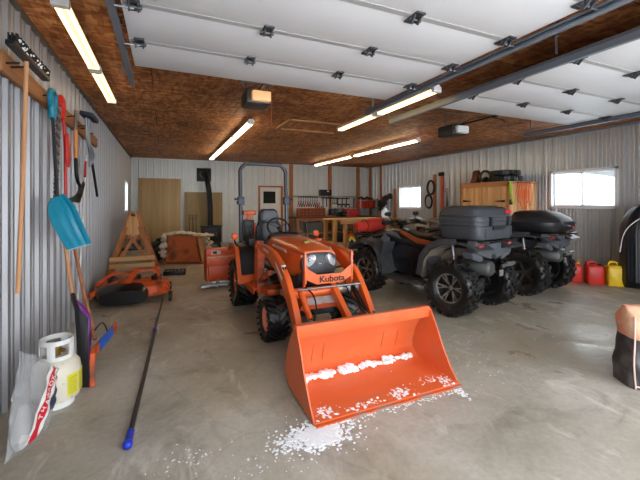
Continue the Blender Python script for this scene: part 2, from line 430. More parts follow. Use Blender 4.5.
vinylw = mat('white_vinyl_frame', (232, 234, 236), .4, 0, .03)
def window(n, wall, s0, s1, z0, z1, mull=True):
    X = XR if wall == 'R' else XL; sg = 1 if wall == 'R' else -1   # outward direction
    f = B(); xi = X - sg * .03; xo = X + sg * .13; xc = (xi + xo) / 2; w = abs(xo - xi); t = .05
    f.box((xc, (s0 + s1) / 2, z0 + t / 2), (w, s1 - s0, t)); f.box((xc, (s0 + s1) / 2, z1 - t / 2), (w, s1 - s0, t))
    f.box((xc, s0 + t / 2, (z0 + z1) / 2), (w, t, z1 - z0)); f.box((xc, s1 - t / 2, (z0 + z1) / 2), (w, t, z1 - z0))
    o = struct(f.build('window_%d' % n, vinylw)); m = (s0 + s1) / 2
    for a, b_, dx in ((s0 + t, m + .02, .03), (m - .02, s1 - t, .06)):
        q = B(); x = X + sg * dx; k = .028
        for c, d in (((x, (a + b_) / 2, z0 + t + k / 2), (.02, b_ - a, k)), ((x, (a + b_) / 2, z1 - t - k / 2), (.02, b_ - a, k)), ((x, a + k / 2, (z0 + z1) / 2), (.02, k, z1 - z0 - 2 * t)), ((x, b_ - k / 2, (z0 + z1) / 2), (.02, k, z1 - z0 - 2 * t))): q.box(c, d)
        sash = q.build('sash', vinylw, o, world=True)
        B().box((x, (a + b_) / 2, (z0 + z1) / 2), (.006, b_ - a - 2 * k, z1 - z0 - 2 * t - 2 * k)).build('pane', glassm, sash, world=True)
    return o
window(1, 'R', *WR[0]); window(2, 'R', *WR[1]); window(3, 'L', *WL[0])

# back service door
dr = struct(B().box((3.78, YB + .03, 1.04), (.88, .045, 2.08), bev=.004).build('door_3', white_m))
B().box((3.74, YB + .003, 1.68), (.56, .012, .54), bev=.003).build('window_frame', white_m, dr, world=True)
B().box((3.74, YB - .006, 1.68), (.48, .012, .46)).build('pane', mat('dark_glass', (34, 42, 40), .08), dr, world=True)
B().cyl((3.47, YB - .0, 1.0), (3.47, YB - .06, 1.0), .028).ball((3.47, YB - .07, 1.0), .03, 2).build('door_handle', steel, dr, world=True)
tr = B()
for x in (3.33, 4.24): tr.box((x, YB - .02, 1.05), (.07, .06, 2.1))
tr.box((3.785, YB - .02, 2.1), (.98, .06, .06)); struct(tr.build('trim_1', brown_w))
# exposed posts round the workshop corner
for i, (x, y, w) in enumerate(((4.62, YB - .04, .14), (6.32, YB - .04, .14), (7.66, YB - .04, .14))):
    struct(B().box((x, y, ZC / 2 + .02), (w, .07, ZC - .06)).build('trim_%d' % (i + 2), brown_w))
for i, y in enumerate((13.05, 12.2, 11.25)):
    struct(B().box((XR - .05, y, (ZC if i < 2 else 2.0) / 2), (.06, .1, ZC if i < 2 else 2.0)).build('trim_%d' % (i + 5), brown_w))
# attic hatch frame
h = B()
for a, b_ in (((2.1, 6.1), (3.4, 6.1)), ((3.4, 6.1), (3.4, 6.95)), ((3.4, 6.95), (2.1, 6.95)), ((2.1, 6.95), (2.1, 6.1))): h.bar((*a, 2.985), (*b_, 2.985), .09, .03)
struct(h.build('trim_8', wood('hatch_lumber', (150, 100, 58), (186, 134, 84), 0)))
# steel angle along each side wall/ceiling joint
struct(B().box((XL + .03, (YB + YF) / 2, ZC - .015), (.035, YB - YF, .03)).build('trim_9', mat('corner_flashing', (96, 92, 88), .5, .4)))
struct(B().box((XR - .03, (YB + YF) / 2, ZC - .02), (.04, YB - YF, .04)).build('trim_10', galv))
struct(B().box(((XL + XR) / 2, YB - .03, ZC - .015), (XR - XL - .1, .035, .03)).build('trim_11', white_m))

# ------------------------------------------------------------------ outdoors
struct(B().box((3, 0, -.2), (120, 120, .1)).build('ground', snow_m))
bank = B(); bank.hull([(y, 0, -.5, 3.0, h + .5) for y, h in ((2, .8), (5, 1.3), (6, 1.75), (6.9, 2.05), (7.8, 2.42), (8.6, 2.62), (10, 2.7), (11.5, 2.5), (12.8, 1.2))], 2.2, M=Matrix.Translation((15.5, 0, 0)))
o = bank.build('snow_bank', snow_m); tag(o, 'ploughed snow bank seen outside the large right window', 'snow bank')
sh = thing('shed', 'pale sided outbuilding seen outside the small right window', 'shed', (17.5, 21.5, -.15))
def shedwall():
    b = B(); b.box((0, 0, 1.6), (3, 7, 3.2))
    for k in range(24): b.box((-1.52, -3.4 + k * .295, 1.6), (.04, .05, 3.2))
    return b
shedwall().build('wall', mat('shed_siding', (150, 158, 170), .6), sh)
B().prism([(-1.8, 3.2), (1.8, 3.2), (0, 4.3)], -3.7, 3.7, 'xz').build('roof', snow_m, sh)
hd = tag(B().hull([(-9, 0, 0, .8, 2.9), (-6, 0, 0, .9, 5.1), (-2, .2, 0, 1, 5.6), (2, 0, 0, 1, 5.4), (4, 0, 0, .8, 5.2), (6, 0, 0, .6, 1)], 2.6, M=Matrix.Translation((26, 15, -.2)) @ Matrix.Diagonal((1, 1.4, 1, 1))).build('hedge', mat('bare_hedge', (92, 92, 92), .9, 0, .3, 3)), 'grey bare hedge behind the snow bank outside', 'hedge')

# ------------------------------------------------------------------ overhead doors (open, lying under the ceiling)
doorm = mat('white_door_steel', (230, 231, 233), .5, 0, .06, 1.4, bump=.02)
seamm = mat('door_stile', (176, 176, 174), .5)
def overhead(n, x0, x1):
    z = 2.72; root = bpy.data.objects.new('door_%d' % n, None); col.objects.link(root); root.location = ((x0 + x1) / 2, 3.52, z); struct(root)
    y = 3.52; H = .555
    for k in range(6):
        p = B(); p.box(((x0 + x1) / 2, y - H / 2, z), (x1 - x0, H - .012, .045), bev=.006)
        pn = p.build('door_panel', doorm, root, world=True)
        if k:
            B().box(((x0 + x1) / 2, y, z - .023), (x1 - x0 - .02, .045, .006)).build('joint_strip', seamm, pn, world=True)
        if k:
            for i in range(4):
                x = x0 + .07 + (x1 - x0 - .14) * i / 3; e = i in (0, 3)
                hb = B(); hb.box((x, y + .035, z - .03), (.07, .07, .012), bev=.003); hb.box((x, y - .035, z - .03), (.07, .07, .012), bev=.003)
                hb.prism([(-.05, -.03), (.05, -.03), (0, -.075)], x - .03, x - .02, 'yz', M=Matrix.Translation((0, y, z))); hb.prism([(-.05, -.03), (.05, -.03), (0, -.075)], x + .02, x + .03, 'yz', M=Matrix.Translation((0, y, z)))
                hb.cyl((x - .045, y, z - .045), (x + .045, y, z - .045), .011, n=8)
                hg = hb.build('hinge', mat('hinge_steel', (84, 86, 90), .4, .6), root, world=True)
                if e:
                    s = -1 if i == 0 else 1; xr = x0 - .055 if i == 0 else x1 + .055
                    B().cyl((x, y, z - .055), (xr, y, z - .055), .007, n=8).cyl((xr - .012, y, z - .055), (xr + .012, y, z - .055), .022, n=14).build('roller', steel, hg, world=True)
        y -= H
    return root
overhead(1, -.24, 2.375); overhead(2, 3.08, 5.75)
def track(x, sg, y1, label):
    t = thing('garage_door_track', label, 'door track', (x, y1, 2.62), 0, 'overhead door tracks')
    b = B()
    for c, d in (((x + sg * .018, 0, 2.668), (.004, 1, .048)), ((x, 0, 2.692), (.038, 1, .004)), ((x, 0, 2.644), (.038, 1, .004)), ((x - sg * .018, 0, 2.685), (.004, 1, .014)), ((x - sg * .018, 0, 2.650), (.004, 1, .012))):
        b.box((c[0], (y1 - .4) / 2, c[2]), (d[0], y1 + .4, d[2]))
    b.build('rail', galv, t, world=True)
    b = B()   # outer hanging angle
    b.box((x + sg * .022, (y1 - .4) / 2, 2.704), (.012, y1 + .4, .018)); b.build('support_angle', mat('angle_steel', (96, 102, 110), .45, .35), t, world=True)
    for yy in (y1 - .08, 1.9):
        b = B(); b.box((x + sg * .07, yy, 2.86), (.03, .004, .28)); b.box((x + sg * .07, yy - .015, 2.86), (.03, .03, .004)); b.box((x + sg * .07, yy, 2.995), (.14, .03, .006)); b.build('hanger', steel, t, world=True)
    return t
track(-.29, -1, 3.95, 'steel track left of the near overhead door beside long fluorescent light')
track(2.42, 1, 4.05, 'steel track on the right edge of the left overhead door')
track(3.03, -1, 4.35, 'steel track on the left edge of the right overhead door')
track(5.80, 1, 4.3, 'steel track along the far right side of the right overhead door')

def opener(x, y, z, lens_c, body, label, rail_n):
    t = thing('garage_door_opener', label, 'door opener', (x, y, z - .1))
    B().box((x, y, z), (.30, .34, .17), bev=.02).build('housing', body, t, world=True)
    B().box((x + .02, y - .2, z - .005), (.23, .08, .12), bev=.02).build('lamp_lens', lens_c, t, world=True)
    B().box((x, (y + rail_n) / 2 - .1, z + .07), (.03, y - rail_n, .02)).build('rail', black_m, t, world=True)
    b = B()
    for sx in (-.12, .12): b.bar((x + sx, y, z + .07), (x + sx * 1.5, y, ZC), .025, .004, up=(0, 1, 0)); 
    b.bar((x - .18, y, ZC - .01), (x + .18, y, ZC - .01), .03, .01); b.build('hanging_bracket', steel, t, world=True)
    b = B(); b.bar((x, 3.75, z + .05), (x, 3.52, 2.78), .03, .008); b.build('door_arm', black_m, t, world=True)
    return t
warm = emit('warm_opener_lamp', (244, 190, 130), .25)
op1 = opener(1.05, 4.4, 2.78, warm, mat('opener_grey', (70, 68, 66), .5), 'ceiling mounted door opener with glowing cream lens', 3.6)
B().cyl((1.14, 4.02, 2.86), (1.14, 4.02, 2.42), .004, n=6).ball((1.14, 4.02, 2.41), .014).build('release_cord', mat('cord_red', (150, 60, 40), .6), op1, world=True)
op2 = opener(4.4, 4.55, 2.68, mat('white_opener_lens', (220, 220, 214), .3), mat('opener_black', (40, 40, 42), .45), 'black and white door opener under the ceiling near right door', 3.6)
B().tube([(4.5, 4.6, 2.74), (4.75, 4.5, 2.9), (5.0, 4.35, 2.94), (5.3, 4.3, 2.9), (5.2, 4.2, 2.84)], .008, 8, smooth=6).build('cable', black_m, op2, world=True)

# ------------------------------------------------------------------ fluorescent lights
tube_m = emit('fluorescent_tube', (255, 232, 190), 8.5)
tube_dim = emit('fluorescent_tube_dimmed', (255, 216, 150), 2.0)  # near rows set weaker so the left wall is not over-lit
def light(x, y0, y1, label, grp, zz=2.9):
    tm = tube_dim if y0 < 5.0 else tube_m
    z = zz; t = thing('fluorescent_light', label, 'ceiling light', (x, (y0 + y1) / 2, z), 0, grp)
    b = B(); b.prism([(-.048, .0), (-.03, .035), (.03, .035), (.048, 0), (.048, -.012), (-.048, -.012)], y0, y1, 'xz', M=Matrix.Translation((x, 0, z))); b.build('housing', white_m, t, world=True)
    for sx in (-.034, .034):
        B().cyl((x + sx, y0 + .05, z - .035), (x + sx, y1 - .05, z - .035), .0135, n=12).build('tube_lamp', tm, t, world=True)
    for yy in (y0 + .02, y1 - .02):
        B().box((x, yy, z - .022), (.11, .05, .06), bev=.005).build('end_cap', white_m, t, world=True)
    for yy in (y0 + .25, y1 - .25):
        B().cyl((x, yy, z + .03), (x, yy, ZC), .004, n=6).build('hanger', steel, t, world=True)
L_ = light
L_(-.66, 2.95, 4.28, 'lit twin tube light nearest the left wall, closer fixture of its row', 'lights above left wall')
L_(-.66, 4.33, 5.6, 'lit twin tube light nearest the left wall, farther fixture of its row', 'lights above left wall')
L_(1.37, 6.1, 7.6, 'lit tube light over tractor roll bar, closest of its row of three', 'lights above the tractor')
L_(1.37, 7.65, 9.2, 'middle tube light of the row above the tractor roll bar', 'lights above the tractor')
L_(1.37, 9.25, 11.8, 'farthest tube light of the row above the tractor, near the stove pipe', 'lights above the tractor')
L_(2.86, 3.18, 4.40, 'lit tube light between the overhead doors, its near end beside the track', 'lights between the overhead doors', 2.81)
L_(2.86, 4.45, 5.66, 'lit tube light between the overhead doors, farther fixture by hatch frame', 'lights between the overhead doors', 2.81)
L_(5.18, 6.35, 7.8, 'nearest tube light of the row over the quad bikes', 'lights toward the workshop')
L_(5.2, 7.85, 9.3, 'second nearest tube light of the row over the quad bikes', 'lights toward the workshop')
L_(5.2, 9.45, 10.85, 'second farthest tube light of the row leading to the workbench', 'lights toward the workshop')
L_(5.2, 10.9, 12.3, 'farthest tube light of the row, above the workbench', 'lights toward the workshop')
# ------------------------------------------------------------------ tyres
def tyre(c, r, w, n, style='chevron', rz=0):
    b = B(); M = axisX(c, rz); hw = w / 2; rc = r - .022; ri = r * .52
    prof = [(ri, -hw * .62), (ri + .012, -hw * .78), (ri + (rc - ri) * .5, -hw), (rc - .03, -hw * .97), (rc - .008, -hw * .84), (rc, -hw * .55), (rc + .004, 0), (rc, hw * .55), (rc - .008, hw * .84), (rc - .03, hw * .97), (ri + (rc - ri) * .5, hw), (ri + .012, hw * .78), (ri, hw * .62)]
    b.lathe(prof, M, 40, closed=True)
    for i in range(n):
        for s in (-1, 1):
            a = 2 * PI * (i + (.5 if s > 0 else 0)) / n
            L = hw * (1.02 if style == 'chevron' else .85)
            Mr = M @ Matrix.Rotation(a, 4, 'Z') @ Matrix.Translation((r - .016, 0, s * hw * .5)) @ Matrix.Rotation(s * (.62 if style == 'chevron' else .35), 4, 'X')
            t = bmesh.new(); bmesh.ops.create_cube(t, size=1); bmesh.ops.scale(t, vec=(.034, r * .105, L), verts=t.verts); b._add(t, Mr)
            Mr = M @ Matrix.Rotation(a + s * 0, 4, 'Z') @ Matrix.Translation((r - .045, r * (.1 if style == 'chevron' else .04) * 1, s * hw * .93)) @ Matrix.Rotation(-s * .5, 4, 'Y')
            t = bmesh.new(); bmesh.ops.create_cube(t, size=1); bmesh.ops.scale(t, vec=(.07, r * .1, .028), verts=t.verts); b._add(t, Mr)
            if style != 'chevron':
                a2 = a + PI / n
                Mr = M @ Matrix.Rotation(a2, 4, 'Z') @ Matrix.Translation((r - .016, 0, s * hw * .2))
                t = bmesh.new(); bmesh.ops.create_cube(t, size=1); bmesh.ops.scale(t, vec=(.034, r * .12, hw * .4), verts=t.verts); b._add(t, Mr)
    return b

# ------------------------------------------------------------------ tractor (local frame, nose towards -y)
T = thing('compact_tractor', 'orange compact tractor with grey roll bar and raised front loader bucket on floor', 'tractor', (1.525, 4.5, 0), math.radians(1.0))
T['label'] = 'orange compact tractor with folding grey roll bar and front loader bucket resting on floor'
def dish(c, r, w, s, m, par):
    b = B(); b.lathe([(0, s * .02), (r * .35, s * .02), (r * .4, s * .0), (r * .85, s * -.02), (r * .93, s * w * .42), (r, s * w * .5), (r * 1.03, s * w * .44), (r * 1.0, s * -.03), (0, s * -.05)], axisX(c), 32)
    for k in range(5):
        a = 2 * PI * k / 5; b.cyl((c[0], c[1] + math.cos(a) * r * .25, c[2] + math.sin(a) * r * .25), (c[0] + s * .035, c[1] + math.cos(a) * r * .25, c[2] + math.sin(a) * r * .25), .009, n=6)
    return b.build('rim', m, par)
rim_pale = mat('pale_orange_rim', (232, 136, 104), .5)
for s in (-1, 1):
    w = tyre((s * .455, -.74, .235), .235, .215, 20).build('front_tyre', rubber, T); dish((s * .49, -.74, .235), .13, .1, s, rim_pale, w)
    w = tyre((s * .455, .74, .335), .335, .29, 22).build('rear_tyre', rubber, T); dish((s * .50, .74, .335), .185, .12, s, orange, w)
# drive train and frame
b = B(); b.box((0, -.15, .46), (.26, 1.5, .2), bev=.02).hull([(.35, 0, .42, .15, .16), (.75, 0, .42, .17, .18), (1.02, 0, .42, .14, .16)], 4); b.cyl((-.36, .74, .335), (.36, .74, .335), .07); b.build('transmission', black_m, T)
b = B(); b.box((0, -.74, .26), (.62, .09, .09), bev=.015).cyl((0, -.9, .33), (0, -.58, .33), .06); b.tube([(-.3, -.68, .26), (-.33, -.66, .2), (.33, -.66, .2), (.3, -.68, .26)], .014, 8)
for s in (-1, 1): b.cyl((s * .30, -.74, .34), (s * .30, -.74, .16), .045); b.cyl((s * .3, -.74, .235), (s * .44, -.74, .235), .05)
b.build('front_axle', mat('axle_grey', (58, 62, 70), .45, .4), T)
b = B(); b.box((0, -.5, .62), (.4, .7, .2), bev=.02); b.cyl((-.21, -.35, .66), (-.25, -.35, .66), .06); b.cyl((-.22, -.15, .58), (-.22, .0, .58), .045)
b.build('engine', mat('engine_grey', (70, 72, 74), .5, .5, .3, 14), T)
for s in (-1, 1):
  b = B(); b.tube([(s * .22, -.1, .7), (s * .3, -.3, .6), (s * .27, -.6, .64), (s * .3, -.85, .55)], .011, 8, smooth=6); b.build('hose', black_m, T)
  b = B(); b.tube([(s * .33, .0, .85), (s * .25, -.15, .7), (s * .24, .05, .5)], .012, 8, smooth=6); b.build('hose', black_m, T)
# hood
hd = B(); hd.hull([(-.945, 0, .91, .15, .045, 4), (-.94, 0, .88, .205, .09, 4), (-.88, 0, .845, .225, .145, 4), (-.72, 0, .83, .25, .185, 4), (-.4, 0, .83, .288, .205, 4), (0, 0, .84, .296, .215, 4), (.12, 0, .84, .28, .205, 4), (.15, 0, .84, .25, .18, 4)], n=44)
hood = hd.build('hood', orange, T, 50)
B().hull([(-.62, 0, 1.025, .006, .008, 2), (-.62, 0, 1.028, .035, .012, 2), (-.55, 0, 1.034, .035, .012, 2), (-.55, 0, 1.034, .006, .008, 2)], n=16).build('badge', mat('hood_badge', (120, 118, 60), .4, .5), hood)
for s in (-1, 1):
    B().box((s * .287, -.35, .80), (.012, .5, .09), bev=.005).build('side_vent', black_m, hood)
    B().prism([(-.7, .93), (-.15, .95), (-.2, .975), (-.66, .965)], s * .283, s * .289, 'yz').build('decal', decal_w, hood)
gr = B().hull([(-.92, 0, .835, .212, .125, 3.5), (-.965, 0, .83, .205, .12, 3.5), (-.985, 0, .82, .16, .09, 3.5)], n=32).build('grille', greyp, T)
B().box((0, -.93, .66), (.40, .06, .14), bev=.02).build('lower_grille', blackp, T)
for s in (-1, 1):
    Mh = Matrix.Translation((s * .128, -.982, .868)) @ Matrix.Rotation(s * .42, 4, 'Z') @ Matrix.Rotation(s * .75, 4, 'Y') @ Matrix.Rotation(-.25, 4, 'X')
    hl = B().hull([(.03, 0, 0, .078, .040, 2.2), (-.01, 0, 0, .090, .050, 2.0), (-.026, 0, 0, .066, .034, 2.0)], n=24, M=Mh).build('headlight', lens, T)
    B().torus((0, 0, 0), .018, .004, rot3(PI / 2), 16, 6).build('reflector_ring', mat('lens_dark', (90, 92, 96), .2, .6), hl); hl.children[0].location = Mh @ V((-.018 * s, -.024, 0)); 
B().torus((0, -.99, .835), .026, .004, rot3(PI / 2), 20, 6, (1.25, .85, 1)).box((0, -.99, .835), (.03, .004, .008)).build('emblem', steel, gr)
# brush guard
gp = [(-.27, .84), (-.27, .73), (-.14, .668), (.14, .668), (.27, .73), (.27, .84), (.245, .84), (.135, .762), (-.135, .762), (-.245, .84)]
gd = B(); gd.prism(gp, -1.21, -1.198, 'xz', .003)
for s in (-1, 1):
    gd.box((s * .264, -1.19, .83), (.022, .05, .30), bev=.004); gd.bar((s * .266, -1.2, .975), (s * .300, -.35, 1.0), .014, .035); gd.bar((s * .266, -1.18, .68), (s * .2, -.95, .5), .014, .06)
guard = gd.build('brush_guard', orange, T)
text('lettering', 'Kubota', .088, Matrix.Translation((.03, -1.2125, .715)) @ Matrix.Rotation(PI / 2, 4, 'X'), black_m, guard, sx=1.12)
B().cyl((-.36, -1.235, .64), (.37, -1.235, .64), .009, n=10).build('guard_rod', steel, T)
b = B(); b.box((0, -1.0, .47), (.42, .06, .13), bev=.012).build('front_bracket', mat('pale_bracket', (206, 196, 190), .5, 0, .1, 8, dirt=(190, 60, 44), damt=.35, dscale=6), T)
b = B()
for s in (-1, 1): b.box((s * .19, -.7, .42), (.02, .7, .16), bev=.004)
b.box((0, -1.03, .39), (.5, .02, .04)).build('front_frame', orange_d, T)
# dashboard, wheel, seat
b = B(); b.hull([(.12, 0, .93, .24, .13, 4), (.2, 0, .95, .25, .14, 4), (.34, 0, .93, .2, .10, 4), (.38, 0, .9, .1, .06, 4)], n=28)
b.hull([(.2, 0, .7, .16, .2, 4), (.33, 0, .68, .12, .2, 4)], n=20); b.build('dashboard', mat('dash_black', (34, 30, 36), .45), T)
st = B(); R = rot3(math.radians(52)); st.torus((0, .45, 1.13), .165, .0145, R, 32, 10); st.cyl((0, .34, 1.0), (0, .45, 1.12), .018)
for a in (.5, 2.64, 4.71):
    v = R @ V((math.cos(a) * .16, math.sin(a) * .16, 0)); st.bar((0, .45, 1.125), V((0, .45, 1.13)) + v, .022, .008)
st.ball((0, .45, 1.125), .035, 2, sc=(1, 1, .6)).build('steering_wheel', blackp, T)
se = thing_seat = B().hull([(.52, 0, .80, .19, .03, 3), (.55, 0, .81, .22, .055, 3), (.75, 0, .80, .235, .06, 3), (.95, 0, .81, .22, .05, 3)], n=28).build('seat_cushion', vinyl_d, T)
bk = B(); bk.hull([(.83, 0, .90, .20, .05), (.95, 0, .935, .225, .055), (1.10, 0, .965, .21, .055), (1.20, 0, .985, .165, .05), (1.27, 0, .995, .165, .045), (1.355, 0, 1.01, .15, .04), (1.39, 0, 1.015, .10, .02)], 3.2, axis='z', n=32)
bk = bk.build('seat_back', vinyl_d, T)
B().hull([(.86, 0, .845, .12, .045), (1.0, 0, .862, .135, .05), (1.13, 0, .895, .13, .05), (1.17, 0, .915, .09, .04)], 3, axis='z', n=24).build('back_pad', vinyl, bk)
B().hull([(1.19, 0, .925, .08, .03), (1.22, 0, .925, .135, .045), (1.32, 0, .945, .13, .045), (1.365, 0, .96, .08, .03)], 3, axis='z', n=24).build('head_pad', vinyl, bk)
b = B()
for s in (-1, 1): b.hull([(.62, s * .28, .95, .03, .025), (.9, s * .28, .96, .035, .03)], n=14)
b.build('armrest', vinyl_d, T)
# platform and fenders
b = B(); b.box((0, .22, .405), (.98, .62, .03), bev=.008)
for s in (-1, 1): b.box((s * .5, .22, .38), (.02, .62, .08), bev=.005)
b.build('floor_platform', orange_d, T)
b = B(); b.box((0, .26, .425), (.86, .5, .012)); b.build('foot_mat', vinyl_d, T)
fp = [(.30, .40), (.36, .50), (.44, .66), (.52, .82), (.60, .88), (.75, .90), (.95, .88), (1.08, .80)]
for s in (-1, 1):
    x0, x1 = sorted((s * .60, s * .30))
    f = B(); f.band(fp, x0, x1, .02); f.prism([(.36, .42), (.52, .80), (.62, .87), (.95, .86), (1.05, .78), (1.0, .60), (.7, .56), (.45, .42)], s * .30, s * .315, 'yz')
    f.band([(p[0] - .004, p[1] + .008) for p in fp], *sorted((s * .615, s * .575)), .05)
    fe = f.build('fender', orange, T)
    B().band([(p[0] - .006, p[1] + .008) for p in fp[1:6]], *sorted((s * .56, s * .34)), .012).build('fender_pad', mat('fender_black', (30, 32, 38), .4), fe)
    lp = B(); lp.hull([(.02, 0, 0, .03, .03, 2), (-.0, 0, 0, .042, .045, 2), (-.05, 0, 0, .045, .048, 2), (-.06, 0, 0, .03, .03, 2)], n=20, M=Matrix.Translation((s * .62, .55, 1.02))); lp = lp.build('turn_signal', mat('amber_lamp', (236, 92, 40), .3), T)
    B().tube([(s * .62, .56, 1.0), (s * .60, .57, .92), (s * .55, .6, .86)], .012, 8, smooth=4).build('stalk', black_m, lp)
# levers
for x, y, z in ((-.33, .42, 1.12), (-.40, .5, 1.08), (-.36, .58, 1.15), (.37, .3, 1.15)):
    b = B(); b.cyl((x, y + .05, .86), (x, y, z), .008, n=8); b.hull([(z - .03, x, y, .016, .016, 2), (z + .0, x, y, .022, .022, 2), (z + .045, x, y, .014, .014, 2)], axis='z', n=12); b.build('lever', blackp, T)
B().box((-.38, .6, .93), (.1, .26, .1), bev=.01).build('lever_console', blackp, T)
b = B(); b.box((-.30, 1.05, 1.05), (.16, .1, .34), bev=.02); b.box((-.33, .98, .98), (.06, .05, .3), bev=.01); b.build('hydraulic_valve', black_m, T)
b = B(); b.box((-.28, 1.12, 1.33), (.2, .16, .07), bev=.012); b.box((-.28, 1.12, 1.2), (.07, .06, .22), bev=.01); b.build('beacon_bracket', orange_d, T)
# roll bar
rp = [(-.385, 1.2, .5), (-.385, 1.22, 1.2), (-.385, 1.27, 1.9), (-.38, 1.275, 2.02), (-.32, 1.28, 2.1), (-.24, 1.28, 2.125), (.24, 1.28, 2.125), (.32, 1.28, 2.1), (.38, 1.275, 2.02), (.385, 1.27, 1.9), (.385, 1.22, 1.2), (.385, 1.2, .5)]
ro = B(); ro.tube(rp, .031, 14, smooth=4); rb = ro.build('roll_bar', ropsm, T)
b = B()
for s in (-1, 1):
    b.box((s * .385, 1.225, 1.52), (.1, .1, .13), bev=.01); b.cyl((s * .33, 1.225, 1.545), (s * .455, 1.225, 1.545), .014); b.cyl((s * .33, 1.225, 1.495), (s * .455, 1.225, 1.495), .014); b.ball((s * .47, 1.225, 1.545), .02)
    b.box((s * .385, 1.2, .62), (.12, .13, .25), bev=.012)
b.build('hinge_bracket', mat('rops_bracket', (56, 62, 72), .4, .6), rb)
# loader
ap = [(.0, .93), (-.35, .925), (-.62, .885), (-.86, .80), (-1.05, .68), (-1.22, .50), (-1.36, .33), (-1.50, .17)]
def thick(path, w0, w1):
    n = len(path); up = []; dn = []
    for i in range(n):
        a = V(path[max(i - 1, 0)]); c = V(path[min(i + 1, n - 1)]); d = (c - a).normalized(); nn = V((-d.y, d.x)); w = w0 + (w1 - w0) * (math.sin(PI * i / (n - 1))); p = V(path[i]); up.append(tuple(p + nn * w)); dn.append(tuple(p - nn * w))
    return up + dn[::-1]
for s in (-1, 1):
    x0, x1 = sorted((s * .375, s * .435))
    ps = B(); ps.prism([(-.07, .34), (.09, .34), (.12, .7), (.07, 1.0), (-.06, 1.0), (-.07, .7)], x0 - .012, x1 + .012, 'yz', .006)
    ps.box((s * .40, .02, .42), (.12, .24, .14), bev=.01); ps.box((s * .33, -.12, .40), (.16, .5, .1), bev=.012); ps.cyl((x0 - .03, .0, .93), (x1 + .03, .0, .93), .03)
    po = ps.build('loader_mast', orange_d, T)
    a = B(); a.prism(thick(ap, .042, .075), x0, x1, 'yz', .008); a.cyl((x0 - .02, -1.47, .2), (x1 + .02, -1.47, .2), .028); arm = a.build('loader_arm', orange, T)
    B().box((s * .405, -.98, .808), (.05, .10, .004), rot=(math.radians(37), 0, 0)).build('decal', decal_w, arm)
    dq = B()
    for k in (-.012, .014): dq.box((s * .405 + k, -.98, .811), (.018, .05, .003), rot=(math.radians(37), 0, 0))
    dq.build('decal_print', black_m, arm)
    B().prism([(-.5, .93), (-.28, .95), (-.28, .925), (-.5, .905)], s * .436, s * .438, 'yz').build('decal', decal_w, arm)
    B().prism([(-1.0, .72), (-.76, .86), (-.78, .82), (-.98, .69)], s * .436, s * .438, 'yz').build('decal', decal_w, arm)
    # lift cylinder
    c = B(); c.cyl((s * .405, -.02, .5), (s * .405, -.48, .68), .03); c.build('lift_cylinder', orange_d, T)
    c = B(); c.cyl((s * .405, -.46, .67), (s * .405, -.86, .77), .015); c.build('cylinder_rod', steel, T)
    # bucket curl cylinder and linkage
    c = B(); c.cyl((s * .30, -1.16, .60), (s * .30, -1.42, .40), .028); c.build('tilt_cylinder', orange_d if s < 0 else black_m, T)
    c = B(); c.cyl((s * .30, -1.4, .41), (s * .30, -1.62, .27), .014); c.box((s * .34, -1.55, .32), (.015, .1, .22)); c.build('tilt_linkage', steel, T)
    B().tube([(s * .24, -1.1, .64), (s * .2, -1.25, .58), (s * .23, -1.4, .48), (s * .28, -1.46, .40)], .008, 8, smooth=6).build('hose', black_m, T)
    ft = B(); ft.box((s * .36, -.13, .62), (.05, .06, .09), bev=.008); ft.cyl((s * .36, -.17, .66), (s * .36, -.26, .62), .012); ft.cyl((s * .36, -.17, .6), (s * .34, -.26, .5), .012); ft.cyl((s * .33, -.05, .78), (s * .33, -.2, .76), .014); ft.build('fitting', steel, T)
    B().tube([(s * .36, -.26, .62), (s * .33, -.45, .56), (s * .35, -.62, .66)], .009, 8, smooth=6).build('hose', black_m, T)
    B().cyl((s * .375, -1.33, .34), (s * .20, -1.33, .34), .012).build('pin', steel, T)
ct = B(); ct.cyl((-.40, -1.12, .575), (.14, -1.12, .575), .052, n=24); ct.build('cross_tube', orange, T)
ct = B(); ct.cyl((.12, -1.12, .58), (.39, -1.12, .58), .05, n=24); ct.cyl((.19, -1.12, .58), (.21, -1.12, .58), .056, n=24); ct.cyl((.3, -1.12, .58), (.32, -1.12, .58), .056, n=24); ct.build('cross_tube_sleeve', alum, T)
ct = B(); ct.bar((.06, -1.13, .64), (.10, -1.56, .26), .09, .06, up=(1, 0, 0), bev=.01); ct.bar((.32, -1.1, .56), (.30, -1.5, .3), .05, .04, up=(1, 0, 0), bev=.008); ct.build('centre_link', orange, T)
# bucket
W = .645
bp = [(-2.31, .012), (-1.90, .022), (-1.78, .05), (-1.715, .11), (-1.715, .18), (-1.76, .31), (-1.84, .44), (-1.93, .545)]
bu = B(); bu.band(bp, -W, W, -.012)
sp = [(-2.31, .0)] + bp[1:-1] + [(-1.93, .545), (-1.97, .54), (-2.05, .40), (-2.13, .24), (-2.22, .10)]
for s in (-1, 1): bu.prism(sp, s * W - .006, s * W + .006, 'yz', .002)
bu.box((0, -1.955, .503), (2 * W, .012, .09), rot=(math.radians(8), 0, 0), bev=.003); bu.box((0, -1.935, .55), (2 * W, .05, .012), bev=.003)
for x in (-.42, -.32, .28, .44): bu.prism([(-1.72, .12), (-1.60, .2), (-1.55, .32), (-1.62, .42), (-1.82, .45)], x - .006, x + .006, 'yz')
bucket = bu.build('bucket', bucket_o, T)
B().box((0, -2.28, .009), (2 * W, .12, .014), bev=.003).build('cutting_edge', mat('worn_edge', (206, 96, 50), .4, .3, .2, 10, dirt=(150, 140, 132), damt=.4), bucket)

